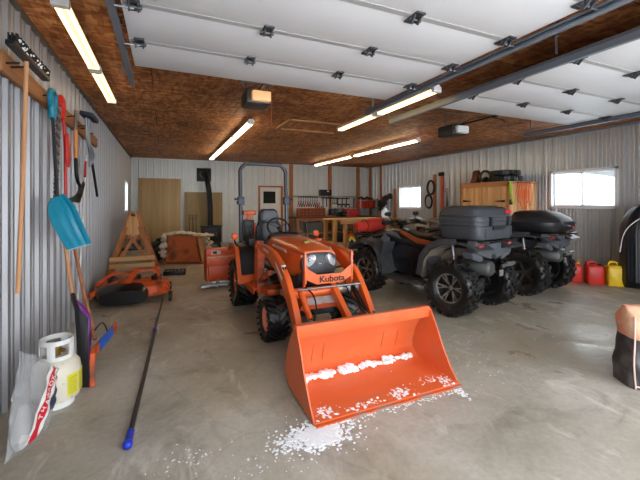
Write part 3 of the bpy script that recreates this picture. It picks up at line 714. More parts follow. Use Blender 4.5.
# snow lying in and under the bucket
def snow_lump(b, c, r, sc):
    b.ball(c, r, 2, .16, sc, (0, 0, random.uniform(0, 6)))
TM = wm(T)
b = B()
def lump(b, c, r, sc):
    b.ball(c, r, 1, .22, sc, (0, 0, random.uniform(0, 6)))
xs = (-.53, -.34, -.13, .085, .285, .475)
for i, x in enumerate(xs):
    for q in range(46 - i * 4):
        t = abs(random.gauss(0, .5)); a = random.uniform(-1, 1)
        lump(b, TM @ V((x + .075 * max(-1.2, min(1.2, random.gauss(0, .55))), -1.80 - .03 * t + .022 * a, .062 + random.uniform(-.005, .035) * (1 - .5 * min(1, t)))), random.uniform(.014, .030) * (1.15 - i * .07), (1.4, .9, .7))
    for q in range(14): lump(b, TM @ V((x + random.uniform(-.1, .1), -1.88 + random.uniform(-.06, .02), .030)), random.uniform(.004, .011), (1.8, 1, .35))
for q in range(420):
    x = random.uniform(-1, 1); x = .625 * x; lump(b, TM @ V((x, -2.285 + random.expovariate(30), .020)), random.uniform(.004, .013), (1.9, 1, .35))
for cx, cy, sx, sy, n in ((-.54, -2.2, .04, .05, 90), (.45, -2.15, .12, .03, 120), (.12, -2.22, .06, .04, 70), (-.25, -2.26, .1, .02, 40), (.56, -2.2, .04, .05, 60), (.0, -2.0, .3, .1, 50)):
    for q in range(n): lump(b, TM @ V((max(-.62, min(.62, cx + random.gauss(0, sx))), min(-1.9, max(-2.3, cy + random.gauss(0, sy))), .024)), random.uniform(.004, .014), (1.7, 1, .4))
for q in range(60): lump(b, TM @ V((.02 + q * .0022 + random.uniform(-.008, .008), -1.98 - q * .0038, .024)), random.uniform(.004, .010), (1, 1, .3))
tag(b.build('snow', snow_m), 'clumps of white snow left inside the orange loader bucket', 'snow', kind='stuff')
b = B()
for q in range(900):
    r = abs(random.gauss(0, .13)); a = random.uniform(0, 6.28); lump(b, (.93 + r * math.cos(a) * 1.15, 2.10 + r * math.sin(a) * .75, .003), random.uniform(.005, .017) * max(.3, 1.2 - 2.6 * r), (1.5, 1, .45))
for q in range(120): lump(b, (.74 + random.gauss(0, .08), 2.1 + random.gauss(0, .05), .002), random.uniform(.003, .010), (1.5, 1, .3))
for q in range(150): lump(b, (1.15 + random.uniform(0, 1.0), 2.155 + random.gauss(0, .025), .002), random.uniform(.002, .008), (1.7, 1, .4))
for q in range(50): lump(b, (2.13 + random.gauss(0, .02), 2.10 + random.gauss(0, .05), .002), random.uniform(.003, .010), (1, 1.6, .4))
tag(b.build('snow', snow_m), 'white snow crumbs scattered on concrete before the bucket edge', 'snow', kind='stuff')
b = B()
for cx, cy, sx, sy, n in ((.15, 2.2, .10, .05, 50), (2.6, 2.3, .35, .15, 50), (2.8, 2.9, .4, .2, 60), (.45, 1.95, .12, .06, 30), (3.9, 2.6, .5, .2, 40)):
    for q in range(n): lump(b, (cx + random.gauss(0, sx), cy + random.gauss(0, sy), .001), random.uniform(.0015, .005), (2.2, 1, .3))
tag(b.build('snow_crumbs', snow_m), 'sparse tiny specks of snow spread over the open concrete floor', 'snow', kind='stuff')

# snow blower standing behind the tractor's left rear wheel
S = thing('snow_blower', 'orange snow blower attachment with sticker behind the tractor rear wheel', 'snow blower', (1.5, 6.55, 0))
b = B(); b.box((0, .06, .60), (1.64, .14, .15), bev=.015); b.box((0, .0, .455), (1.66, .24, .15), bev=.012); b.box((0, .10, .22), (1.56, .08, .30), bev=.01)
for s in (-1, 1): b.prism([(-.12, .1), (.35, .06), (.4, .6), (.2, .67), (-.1, .66)], s * .82 - .008, s * .82 + .008, 'yz', .003)
b.build('housing', mat('blower_orange', (238, 92, 36), .4), S)
B().box((0, -.05, .535), (1.66, .16, .014), bev=.003).build('ledge', mat('pale_ledge', (236, 190, 160), .4), S)
b = B(); b.tube([(-.78 + k * .02, .28 + .15 * math.cos(k * .5), .24 + .15 * math.sin(k * .5)) for k in range(78)], .02, 6); b.cyl((-.8, .28, .24), (.8, .28, .24), .03); b.build('auger', steel, S)
B().box((-.66, -.012, .60), (.16, .006, .07)).build('decal', decal_w, S); B().box((-.68, -.016, .60), (.07, .004, .045)).build('decal_print', black_m, S)
b = B(); b.box((-.3, -.1, .09), (.9, .06, .04), bev=.01); b.bar((-.9, -.12, .05), (-.2, -.2, .06), .04, .03); b.cyl((-.65, -.14, .0), (-.65, -.14, .14), .03); b.box((-.86, -.12, .03), (.16, .1, .03), bev=.008); b.build('skid_shoe', steel, S)
b = B(); b.hull([(.66, .0, .1, .12, .12, 2.5), (.9, 0, .1, .10, .1, 2.5), (1.1, 0, .15, .09, .09, 2.5)], axis='z'); b.build('chute', orange_d, S)
# ------------------------------------------------------------------ quad bikes (local frame: rear axle at origin, nose towards +y)
spring_r = mat('red_spring', (190, 40, 24), .4)
Bq = B
def quad(name, label, loc, rz, style):
    A = thing(name, label, 'quad bike', loc, rz)
    wb, r, w = 1.5, .365, .27; ext = .14; ws = .95 if style == 1 else .92
    class B(Bq):
        def build(s, nm, m, par=None, *a, **k):
            for v in s.bm.verts:
                t = min(1, max(0, (v.co.y - .45) / .7))
                if nm not in ('tyre', 'rim', 'spokes'): v.co.y += ext * t
                if nm in ('tail_panel', 'tail_lamp', 'tail_lamp_bezel', 'tail_centre'): v.co.x *= .84; v.co.z += .085; v.co.y += .18; v.co.x -= .05 if style == 1 else 0
                if nm in ('handlebar', 'grip', 'hand_guard', 'mirror'): v.co.y += .06
                v.co.x *= ws
                if nm in ('rear_fender', 'inner_fender') and v.co.z > .6: v.co.z += .045
                if nm == 'rear_rack': v.co.z += .03; v.co.x *= .93
                if nm in ('muffler', 'tow_bar', 'hitch_plate'): v.co.z += .05; v.co.y += .06; v.co.x -= .13 if nm == 'muffler' else 0
            return Bq.build(s, nm, m, par, *a, **k)
    tyre.__globals__['B'] = Bq
    for y in (0, wb + ext):
        for s in (-1, 1):
            c = (s * .455, y, r)
            t = tyre(c, r, w, 18, 'knob').build('tyre', rubber, A)
            rm = B(); cx = s * .455
            rm.lathe([(0, s * .05), (.05, s * .05), (.07, s * .035), (.16, s * .03), (.185, s * .11), (.2, s * .118), (.205, s * .1), (.195, s * -.1), (.17, s * -.1), (.15, s * .0), (0, s * .0)], axisX(c), 36)
            rm.build('rim', mat('rim_dark', (40, 38, 38), .4, .4), t)
            sp = B()
            if style == 1:
                for k in range(6):
                    for dd in (-.15, .15):
                        a = 2 * PI * k / 6 + dd; a0 = 2 * PI * k / 6
                        p0 = V((cx + s * .062, y + .05 * math.cos(a0), r + .05 * math.sin(a0))); p1 = V((cx + s * .095, y + .182 * math.cos(a), r + .182 * math.sin(a)))
                        sp.bar(p0, p1, .016, .018, up=(1, 0, 0))
            else:
                for k in range(5):
                    a = 2 * PI * k / 5; sp.bar((cx + s * .06, y + .04 * math.cos(a), r + .04 * math.sin(a)), (cx + s * .09, y + .18 * math.cos(a), r + .18 * math.sin(a)), .03, .02, up=(1, 0, 0))
            sp.lathe([(.178, s * .098), (.186, s * .118), (.2, s * .122), (.203, s * .112), (.19, s * .1)], axisX(c), 36, closed=True); sp.cyl((cx + s * .03, y, r), (cx + s * .075, y, r), .032)
            sp.build('spokes', alum if style == 1 else mat('dull_spokes', (70, 66, 62), .5, .3), t)
    # frame, axle, gearbox, suspension
    b = B(); b.box((0, .75, .36), (.3, 1.6, .1), bev=.02)
    for s in (-1, 1):
        b.tube([(s * .15, -.25, .55), (s * .16, .2, .45), (s * .17, .7, .32), (s * .17, 1.2, .33), (s * .15, 1.75, .5)], .018, 8, smooth=4)
        for y in (0, wb): b.cyl((s * .1, y - .09, .36), (s * .36, y - .02, .32), .018); b.cyl((s * .1, y + .1, .36), (s * .36, y + .02, .32), .018); b.cyl((s * .1, y, .5), (s * .36, y, .44), .016); b.cyl((s * .05, y, .38), (s * .4, y, .365), .022); b.cyl((s * .33, y, .365), (s * .37, y, .365), .06)
    b.hull([(-.14, 0, .38, .08, .08, 2.4), (0, 0, .38, .13, .12, 2.4), (.14, 0, .38, .1, .09, 2.4)]); b.build('chassis', mat('chassis_black', (34, 33, 33), .55, .3, .2, 9, dirt=(110, 100, 88), damt=.4), A)
    for s in (-1, 1):
        for y in (0, wb):
            p0, p1 = V((s * .37, y + .02, .44)), V((s * .33, y + .10, .90)); c = B(); d = (p1 - p0)
            c.cyl(p0, p1, .018); c.cyl(p0 + d * .45, p1, .026, n=12); c.build('shock_body', steel, A)
            q = B(); u = d.normalized(); xx = u.cross(V((0, 0, 1))).normalized(); yy = u.cross(xx)
            q.tube([p0 + d * (.1 + .6 * k / 60) + (xx * math.cos(k * .85) + yy * math.sin(k * .85)) * .036 for k in range(61)], .006, 6); q.build('shock_spring', spring_r, A)
    # engine and belt cover
    b = B(); b.hull([(.42, 0, .52, .2, .17, 3.5), (.6, 0, .55, .25, .2, 3.5), (.95, 0, .55, .25, .2, 3.5), (1.12, 0, .52, .2, .16, 3.5)]); b.cyl((-.33, .62, .5), (-.2, .62, .5), .13, n=24); b.cyl((-.33, .9, .52), (-.2, .9, .52), .10, n=24); b.cyl((-.345, .62, .5), (-.33, .62, .5), .07); b.build('engine_cover', mat('engine_black', (30, 30, 32), .4, .2), A)
    body = mat('quad_body_%d' % style, (34, 36, 42) if style == 1 else (26, 26, 28), .35, coat=.3)
    # central body: fuel area, seat base, cowl
    b = B()
    b.hull([(.1, 0, .82, .17, .07, 3), (.35, 0, .82, .2, .09, 3), (.7, 0, .80, .22, .13, 3), (.95, 0, .83, .23, .16, 3), (1.15, 0, .88, .24, .17, 3), (1.35, 0, .90, .25, .14, 3), (1.6, 0, .86, .24, .11, 3), (1.85, 0, .80, .2, .08, 3), (1.9, 0, .78, .14, .04, 3)], n=36)
    b.build('body_panel', body, A, 50)
    for s in (-1, 1):
        c = B(); c.prism([(.45, .62), (.62, .42), (.95, .36), (1.12, .44), (1.15, .7), (1.0, .86), (.7, .82)], s * .24, s * .29, 'yz', .018); c.prism([(.95, .44), (1.1, .5), (1.06, .62), (.9, .64)], s * .285, s * .31, 'yz', .01); c.build('side_panel', body, A)
        if style == 1:
            c = B(); c.prism([(.28, .92), (.5, .855), (.72, .86), (1.02, 1.0), (1.0, 1.04), (.7, .93), (.5, .91)], s * .205, s * .262, 'yz', .008); c.build('colour_panel', mat('copper_panel', (186, 96, 56), .35, .3), A)
        if style == 1: c = B(); c.prism([(1.16, .60), (1.34, .66), (1.40, .86), (1.30, .97), (1.18, .90)], s * .27, s * .31, 'yz', .012); c.prism([(1.0, .90), (1.3, .98), (1.36, 1.03), (1.1, 1.0)], s * .2, s * .25, 'yz', .008); c.build('fairing', mat('fairing_grey', (116, 120, 128), .35, .2), A)
        # foot well and running board
        c = B(); c.box((s * .42, .78, .335), (.26, .66, .03), bev=.01); c.prism([(.34, .34), (.30, .42), (.36, .62), (.32, .74), (.28, .60), (.25, .40)], s * .3, s * .56, 'yz'); c.prism([(1.08, .34), (1.12, .34), (1.2, .62), (1.12, .86), (1.06, .86), (1.14, .62)], s * .3, s * .57, 'yz'); c.tube([(s * .56, .42, .33), (s * .58, .8, .31), (s * .56, 1.1, .34)], .02, 8, smooth=4); c.build('foot_well', greyp, A)
        # rear fender
        f = B(); fp = [(.44, .46), (.40, .66), (.30, .80), (.12, .885), (-.12, .91), (-.32, .89), (-.42, .84)]
        f.band(fp, *sorted((s * .20, s * .59)), .018); f.band([(p[0], p[1] + .004) for p in fp[:5]], *sorted((s * .575, s * .60)), .07)
        f.prism([(.40, .48), (.36, .66), (.26, .77), (.1, .83), (-.3, .84), (-.35, .78), (-.1, .74), (.12, .70), (.25, .58), (.33, .46)], s * .23, s * .245, 'yz')
        f.build('rear_fender', greyp, A)
        if style == 1: f = B(); f.band([(p[0] - .012, p[1] - .024) for p in fp[:4]], *sorted((s * .21, s * .575)), .012); f.prism([(.385, .50), (.35, .66), (.25, .76), (.1, .82), (-.3, .83), (-.33, .79), (-.1, .75), (.12, .71), (.24, .59), (.31, .48)], s * .246, s * .258, 'yz'); f.build('inner_fender', mud, A)
        # front fender
        f = B(); fp = [(wb + .42, .66), (wb + .38, .78), (wb + .2, .86), (wb - .05, .88), (wb - .25, .82), (wb - .36, .68), (wb - .42, .45), (wb - .43, .38)]
        f.band(fp[::-1], *sorted((s * .24, s * .58)), .02); f.band([(p[0], p[1] + .004) for p in fp[::-1]], *sorted((s * .565, s * .59)), .07); f.build('front_fender', mat('fender_grey', (84, 85, 89), .45, 0, .1, 8, dirt=(50, 49, 48), damt=.5) if style == 1 else greyp, A)
        # tail panel with lamp
        tp = B(); tp.prism([(s * .05, .66), (s * .30, .72), (s * .50, .76), (s * .56, .84), (s * .52, .92), (s * .30, .90), (s * .05, .88)], -.52, -.40, 'xz', .014); tp.prism([(s * .26, .66), (s * .34, .64), (s * .56, .70), (s * .6, .78), (s * .52, .77), (s * .3, .72)], -.5, -.36, 'xz', .01); tp.build('tail_panel', mat('tail_grey', (84, 86, 92), .5, 0, .1, 10), A)
        tl = B(); tl.hull([(-.515, s * .42, .845, .075, .036, 3), (-.55, s * .42, .845, .06, .028, 3)], n=20); tl.build('tail_lamp', red_l, A)
        B().prism([(s * .22, .80), (s * .34, .79), (s * .34, .87), (s * .22, .87)], -.53, -.515, 'xz', .004).build('tail_lamp_bezel', black_m, A)
    b = B(); b.box((.02, -.47, .80), (.2, .1, .16), bev=.02); b.build('tail_centre', mat('tail_grey', (84, 86, 92)), A)
    # muffler and plate
    b = B(); b.hull([(-.50, .0, 0, .085, .075, 2.4), (-.47, 0, 0, .11, .1, 2.4), (-.12, 0, 0, .11, .1, 2.4), (-.06, 0, 0, .07, .06, 2.4)], n=28, M=Matrix.Translation((-.16 if style == 1 else -.1, .02, .60)) @ Matrix.Rotation(.12, 4, 'Z')); b.cyl((-.16, .0, .58), (-.05, .4, .5), .03)
    b.build('muffler', mat('muffler_grey', (92, 92, 92), .5, .6, .15, 9), A)
    b = B(); b.cyl((.0, -.47, .61), (.26, -.5, .63), .022); b.box((.2, -.49, .64), (.22, .04, .03), bev=.006); b.build('tow_bar', steel, A)
    B().box((.02, -.46, .52), (.1, .012, .08), bev=.004).build('hitch_plate', alum, A)
    # racks
    for (y0, y1, z) in ((-.44, .38, .965), (wb - .12, wb + .48, .93)):
        k = B(); ww = .46
        k.tube([(-ww, y0 + .06, z), (-ww + .06, y0, z), (ww - .06, y0, z), (ww, y0 + .06, z), (ww, y1 - .06, z), (ww - .06, y1, z), (-ww + .06, y1, z), (-ww, y1 - .06, z)], .016, 8, closed=True)
        for i in range(1, 6): k.bar((-ww + i * 2 * ww / 6, y0, z), (-ww + i * 2 * ww / 6, y1, z), .03, .014)
        for i in range(1, 4): k.bar((-ww, y0 + (y1 - y0) * i / 4, z), (ww, y0 + (y1 - y0) * i / 4, z), .03, .012)
        for s in (-1, 1):
            k.cyl((s * .3, y0 + .1, z), (s * .25, y0 + .12, .86), .014); k.cyl((s * .3, y1 - .1, z), (s * .25, y1 - .12, .86), .014)
        k.build('rear_rack' if y0 < 0 else 'front_rack', black_m, A)
    # seat, bars, screen
    b = B(); b.hull([(.12, 0, .97, .16, .05, 3), (.2, 0, .98, .18, .08, 3), (.42, 0, .99, .18, .09, 3), (.58, 0, .95, .17, .06, 3), (.8, 0, .94, .14, .055, 3), (.98, 0, .99, .10, .06, 3), (1.02, 0, 1.0, .05, .03, 3)], n=28); b.build('seat', mat('quad_seat', (32, 33, 36), .55, 0, .1, 30, bump=.1), A, 60)
    if style == 1: B().hull([(.06, 0, 1.08, .14, .12, 3), (.13, 0, 1.08, .15, .13, 3), (.17, 0, 1.08, .12, .1, 3)], n=24).build('passenger_backrest', mat('quad_seat', (32, 33, 36)), A)
    b = B(); b.tube([(-.40, .98, 1.13), (-.25, 1.05, 1.16), (-.12, 1.12, 1.12), (.12, 1.12, 1.12), (.25, 1.05, 1.16), (.40, .98, 1.13)], .014, 10, smooth=5); b.cyl((0, 1.2, .95), (0, 1.1, 1.12), .03); b.hull([(1.08, 0, 1.15, .1, .03, 3), (1.16, 0, 1.17, .09, .04, 3)], n=16); b.build('handlebar', black_m, A)
    for s in (-1, 1):
        B().cyl((s * .30, 1.02, 1.152), (s * .43, .965, 1.125), .02).build('grip', rubber, A)
        B().hull([(1.08, s * .36, 1.16, .10, .035, 3), (1.13, s * .37, 1.165, .11, .05, 3), (1.15, s * .36, 1.16, .08, .03, 3)], n=18).build('hand_guard', blackp, A)
        m_ = B(); m_.cyl((s * .28, 1.06, 1.16), (s * .34, 1.1, 1.27), .007, n=8); m_.hull([(1.09, s * .36, 1.30, .06, .035, 3), (1.12, s * .36, 1.30, .055, .03, 3)], n=18); m_.build('mirror', blackp, A)
    B().hull([(1.42, 0, .99, .10, .03, 3), (1.5, 0, .985, .17, .04, 3), (1.7, 0, .93, .2, .05, 3), (1.86, 0, .86, .16, .05, 3)], n=24).build('front_cowl', body, A, 50)
    for s in (-1, 1): B().hull([(1.86, s * .15, .82, .07, .035, 2.5), (1.9, s * .15, .81, .05, .025, 2.5)], n=16).build('headlight', lens, A)
    b = B(); b.tube([(-.25, 1.95, .5), (-.28, 2.02, .7), (-.22, 2.0, .84), (.22, 2.0, .84), (.28, 2.02, .7), (.25, 1.95, .5)], .02, 10, smooth=4); b.bar((-.27, 2.02, .66), (.27, 2.02, .66), .02, .08); b.build('bumper', black_m, A)
    return A
Q1 = quad('quad_bike', 'dark grey quad bike with copper side stripe and tall square cargo trunk', (3.95, 3.70, 0), math.radians(11), 1)
Q2 = quad('quad_bike', 'black quad bike with low rounded cargo trunk, next to the fuel cans', (5.78, 4.02, 0), math.radians(11), 2)
# tall trunk of the near quad
k = B(); k.hull([(1.015, 0, -.06, .42, .31, 6), (1.06, 0, -.05, .445, .33, 6), (1.18, 0, -.04, .45, .335, 6), (1.185, 0, -.04, .435, .32, 6), (1.20, 0, -.04, .435, .32, 6), (1.205, 0, -.04, .45, .335, 6), (1.245, 0, -.04, .445, .33, 6)], axis='z', n=48)
for x in (-.3, -.1, .1, .3): k.box((x, -.375, 1.10), (.012, .012, .12), bev=.003)
tk = k.build('cargo_trunk', greybox, Q1, 35)
k = B(); k.hull([(1.25, 0, -.04, .455, .34, 6), (1.30, 0, -.04, .455, .335, 6), (1.305, 0, -.04, .44, .32, 6), (1.315, 0, -.04, .44, .32, 6), (1.32, 0, -.04, .45, .325, 6), (1.39, 0, -.03, .43, .30, 6), (1.43, 0, -.02, .40, .26, 5), (1.44, 0, -.02, .28, .18, 4)], axis='z', n=48)
k.box((-.2, -.02, 1.44), (.2, .34, .02), bev=.008); k.box((.2, -.02, 1.44), (.2, .34, .02), bev=.008); k.build('trunk_lid', greybox, tk, 35)
k = B()
for x in (-.2, .22): k.box((x, -.385, 1.245), (.05, .03, .12), bev=.008)
k.box((0, -.385, 1.16), (.3, .022, .05), bev=.006); k.build('latch', blackp, tk)
B().box((.27, -.36, 1.37), (.14, .015, .045), rot=(.2, 0, 0), bev=.006).build('reflector', decal_r, tk)
B().hull([(1.33, -.37, 1.30, .075, .06, 3), (1.345, -.37, 1.30, .07, .055, 3)], n=24).build('mirror_glass', mat('mirror_reflection_tint', (206, 214, 216), .3), Q1)  # pale colour stands in for light reflected in the left mirror
# low trunk of the far quad
k = B(); k.hull([(1.0, 0, -.08, .34, .26, 4), (1.05, 0, -.07, .45, .36, 3.6), (1.13, 0, -.06, .49, .40, 3.4), (1.18, 0, -.06, .49, .40, 3.4)], axis='z', n=44); tk = k.build('cargo_trunk', mat('black_trunk', (34, 35, 38), .42, 0, .12, 9, bump=.05), Q2, 50)
k = B(); k.hull([(1.185, 0, -.05, .485, .395, 3.4), (1.25, 0, -.03, .46, .36, 3.2), (1.33, 0, .02, .38, .27, 3), (1.355, 0, .05, .26, .16, 3)], axis='z', n=44)
for x in (-.2, 0, .2): k.box((x, .02, 1.345), (.05, .34, .02), bev=.008)
k.build('trunk_lid', mat('black_trunk', (34, 35, 38)), tk, 50)
B().box((.2, -.452, 1.10), (.12, .012, .03), bev=.004).build('reflector', decal_r, tk); 
B().box((.0, -.460, 1.125), (.12, .008, .02)).build('badge', mat('dim_badge', (120, 120, 122), .4), tk)
B().cyl((-.25, -.43, 1.19), (-.25, -.47, 1.16), .02).cyl((.25, -.43, 1.19), (.25, -.47, 1.16), .02).build('latch', steel, tk)
k = B(); k.cyl((.5, -.1, 1.0), (.52, -.12, 1.36), .005, n=6); k.cyl((.5, -.1, 1.15), (.72, -.2, 1.16), .006, n=6); k.build('antenna', black_m, Q2)
# ------------------------------------------------------------------ left wall: hanging rack and tools
rk = thing('tool_rack', 'long wooden board screwed to left wall carrying hanging tools', 'tool rack', (-1.0, 4.8, 2.38))
B().box((-1.004, 4.83, 2.445), (.038, 3.66, .14), bev=.004).build('board', wood('rack_board', (138, 88, 52), (178, 122, 78), 1), rk, world=True)
for y in (3.06, 3.14, 3.86, 3.98, 4.08, 4.3, 4.70, 5.25, 5.4, 5.8): B().cyl((-1.0, y, 2.44), (-.91, y, 2.455), .007, n=8).build('peg', black_m, rk, world=True)

P = thing('push_broom', 'push broom with long black bristle head up and pale wooden handle hanging', 'broom', (-.9, 3.1, .86))
B().box((-.885, 3.18, 2.50), (.055, .74, .035), bev=.008).build('broom_head', blackp, P, world=True)
b = B()
for i in range(52):
    for j in range(3): b.cyl((-.90 + j * .018, 2.83 + i * .0138, 2.51), (-.905 + j * .022 + random.uniform(-.006, .006), 2.83 + i * .0138 + random.uniform(-.004, .004), 2.57), .0055, n=5)
b.build('bristles', mat('broom_bristles', (30, 30, 32), .8), P, world=True)
b = B()
for i in range(26): b.ball((-.855, 2.86 + random.uniform(0, .64), 2.515 + random.uniform(-.012, .03)), random.uniform(.004, .011), 1, .2)
sn = b.build('snow', snow_m, P, world=True); sn['kind'] = 'stuff'
B().tube([(-.885, 3.10, 2.50), (-.90, 3.095, 1.8), (-.93, 3.09, .87)], [.0135, .0145, .015], 12).build('handle', handle_w, P, world=True)

P = thing('snow_shovel', 'scoop shovel with teal D grip, dark shaft and large teal blade', 'shovel', (-.85, 3.95, 1.0))
b = B(); b.tube([(-.92, 3.86, 2.34), (-.92, 3.80, 2.42), (-.92, 3.82, 2.48), (-.92, 3.88, 2.495), (-.92, 3.94, 2.48), (-.92, 3.96, 2.42), (-.92, 3.90, 2.34)], .024, 10, smooth=5); b.tube([(-.92, 3.85, 2.36), (-.92, 3.87, 2.26), (-.92, 3.91, 2.36)], .03, 10, smooth=4); b.build('grip', teal, P, world=True)
B().tube([(-.92, 3.87, 2.3), (-.88, 3.78, 1.9), (-.83, 3.66, 1.48)], .0135, 10).build('shaft', mat('dark_green_shaft', (44, 52, 54), .4), P, world=True)
def shell(name, rows, m, par, th=.006):
    # rows of world points -> thickened curved sheet
    bm = bmesh.new(); g = [[bm.verts.new(p) for p in r] for r in rows]
    for i in range(len(g) - 1):
        for j in range(len(g[0]) - 1): bm.faces.new((g[i][j], g[i][j + 1], g[i + 1][j + 1], g[i + 1][j]))
    bmesh.ops.recalc_face_normals(bm, faces=bm.faces)
    bmesh.ops.solidify(bm, geom=bm.faces[:], thickness=th)
    q = B(); me = bpy.data.meshes.new('t'); bm.to_mesh(me); bm.free(); q.bm.from_mesh(me); bpy.data.meshes.remove(me)
    return q.build(name, m, par, world=True) if par else q.build(name, m)
rows = []
for i in range(15):
    t = i / 14; cx = -.83 + .165 * t; cz = 1.55 - .43 * t
    hw = (.035 + .055 * math.sin(min(1, t * 3.0) * PI / 2)) * (1 if t < .55 else 1 - .12 * (t - .55) / .45)
    row = []
    for j in range(13):
        u = -1 + j / 6; dip = .055 * (1 - u * u) + .006 * math.cos(u * PI * 4)
        row.append((cx + u * hw, 3.63 - .03 * t + dip - .10 * (1 - t) * 0 - .05 * math.sin(t * PI) + .05 * u, cz + .02 * u))
    rows.append(row)
shell('blade', rows, teal, P, .007)
B().tube([tuple(V(rows[-1][j]) + V((0, 0, -.004))) for j in range(13)], .007, 6).build('wear_strip', mat('pale_strip', (190, 206, 214), .4, .3), P, world=True)
P = thing('snow_brush', 'red handled scraper brush hanging with red grip and long red shaft', 'brush', (-.9, 4.0, 1.2))
b = B(); b.tube([(-.90, 4.05, 2.49), (-.90, 4.12, 2.47), (-.90, 4.13, 2.38), (-.90, 4.09, 2.3), (-.90, 4.04, 2.38), (-.90, 4.05, 2.49)], .024, 10, smooth=4); b.build('grip', red_p, P, world=True)
B().tube([(-.90, 4.12, 2.4), (-.88, 4.14, 2.0), (-.88, 4.15, 1.5), (-.88, 4.2, 1.1)], .014, 10, smooth=4).build('shaft', red_p, P, world=True)
B().hull([(1.84, -.865, 4.16, .012, .02), (1.9, -.865, 4.165, .02, .055), (2.1, -.865, 4.15, .02, .06), (2.16, -.865, 4.14, .012, .03)], axis='z', n=16).build('scraper', red_p, P, world=True)
P = thing('ski_rope', 'twisted brown and grey rope hanging between teal and red shovel handles', 'rope', (-.9, 3.98, 1.4))
P['category'] = 'rope'
for k, m_ in enumerate((mat('brown_rope', (96, 74, 62), .8), mat('grey_rope', (120, 112, 116), .8))):
    B().tube([(-.90 + .012 * math.cos(i * .9 + k * PI), 3.99 - .0012 * i + .016 * math.sin(i * .9 + k * PI), 2.4 - i * .011) for i in range(90)], .0105, 7).build('strand', m_, P, world=True)
P = thing('spade', 'round point spade with wooden handle hanging, dark curved steel blade down', 'spade', (-.9, 4.8, 1.5))
B().tube([(-.905, 4.72, 2.52), (-.905, 4.70, 2.36), (-.905, 4.70, 2.3)], .017, 10).build('ferrule', steel, P, world=True)
B().tube([(-.905, 4.70, 2.3), (-.90, 4.68, 1.98)], .021, 12).build('handle', wood('orange_handle', (196, 112, 48), (222, 142, 74), 2), P, world=True)
B().tube([(-.90, 4.68, 1.99), (-.89, 4.66, 1.82), (-.885, 4.72, 1.72), (-.88, 4.82, 1.68)], [.02, .019, .017, .015], 10, smooth=5).build('socket', black_m, P, world=True)
rows = []
for i in range(9):
    t = i / 8; hw = .085 * math.sin(PI * (.25 + .7 * t)) ** .7 * (1 if t < .6 else (1 - (t - .6) * 1.1))
    rows.append([(-.87 + .03 * (1 - u * u), 4.84 - .24 * t + u * hw * .75, 1.70 - .20 * t + u * hw * .6) for u in (-1, -.5, 0, .5, 1)])
shell('blade', rows, mat('spade_steel', (96, 98, 102), .4, .6, .2, 9, dirt=(60, 54, 50), damt=.4), P)
P = thing('snow_rake', 'push brush with dark blue block and grey folded frame hanging at rack end', 'brush', (-.9, 5.4, 1.7))
B().box((-.86, 5.22, 2.56), (.14, .42, .05), rot=(.0, .15, 0), bev=.01).build('brush_block', mat('navy_block', (22, 28, 56), .6), P, world=True)
b = B()
for i in range(5): b.tube([(-.88 + .02 * (i % 2), 5.12 + i * .06, 2.53), (-.88, 5.16 + i * .04, 2.3), (-.87 + .02 * (i % 3), 5.30 + i * .025, 2.1), (-.88, 5.34, 1.95)], .0125, 8, smooth=5)
b.build('frame', mat('grey_frame', (128, 132, 142), .4, .4), P, world=True)
B().tube([(-.88, 5.34, 2.2), (-.86, 5.5, 1.9), (-.85, 5.72, 1.58)], .0165, 10, smooth=4).build('handle', black_m, P, world=True)
P = thing('broom_stick', 'thin white pole with a red band leaning on the left wall', 'pole', (-.9, 5.2, .9))
B().cyl((-.92, 5.38, 2.1), (-.775, 3.97, .02), .0105, n=10).build('pole', white_m, P, world=True)
B().cyl((-.911, 5.29, 2.01), (-.897, 5.156, 1.81), .0125, n=10).build('band', red_p, P, world=True)
P = thing('ice_scraper', 'pale wooden handled scraper leaning on wall with tall black blade at floor', 'scraper', (-.65, 3.6, 0))
B().tube([(-.90, 4.13, 1.24), (-.78, 3.94, .62)], .0165, 12).build('handle', handle_w, P, world=True)
B().tube([(-.92, 4.17, 1.36), (-.895, 4.12, 1.2)], .03, 12).build('grip', blackp, P, world=True)
shell('blade', [[(-.62, 3.41, .003), (-.585, 3.39, .003), (-.55, 3.375, .003)], [(-.645, 3.47, .2), (-.61, 3.44, .2), (-.568, 3.43, .2)], [(-.672, 3.54, .4), (-.635, 3.52, .41), (-.59, 3.52, .40)], [(-.695, 3.60, .60), (-.665, 3.59, .58), (-.605, 3.60, .50)]], mat('scraper_black', (30, 30, 33), .5), P, .012)
B().tube([(-.78, 3.94, .64), (-.74, 3.78, .62), (-.68, 3.6, .58)], .02, 10).build('socket', blackp, P, world=True)
P = thing('floor_broom', 'broom leaning head down, brown handle, slanted bar striped blue and orange', 'broom', (-.55, 4.0, 0))
B().tube([(-.93, 4.55, 1.3), (-.78, 4.28, .72), (-.60, 3.92, .2)], .0165, 12).build('handle', wood('brown_handle', (150, 92, 58), (190, 128, 88), 2), P, world=True)
d0, d1 = V((-.555, 3.50, .225)), V((-.44, 4.06, .26))
for nm, a, c, m_ in (('orange_end', 0, .22, orange_d), ('blue_middle', .22, .82, mat('bright_blue', (30, 92, 190), .4)), ('orange_tip', .82, 1.0, orange_d)):
    B().bar(d0.lerp(d1, a), d0.lerp(d1, c), .02, .085, up=(0, 0, 1), bev=.003).build(nm, m_, P, world=True)
B().bar((-.548, 3.47, .24), (-.535, 3.375, .003), .035, .035, up=(0, 1, 0), bev=.004).build('orange_strip', orange_d, P, world=True)
B().tube([(-.61, 3.94, .28), (-.55, 4.0, .33), (-.5, 3.98, .2), (-.53, 3.92, .14)], .006, 6, smooth=4).build('brace', black_m, P, world=True)
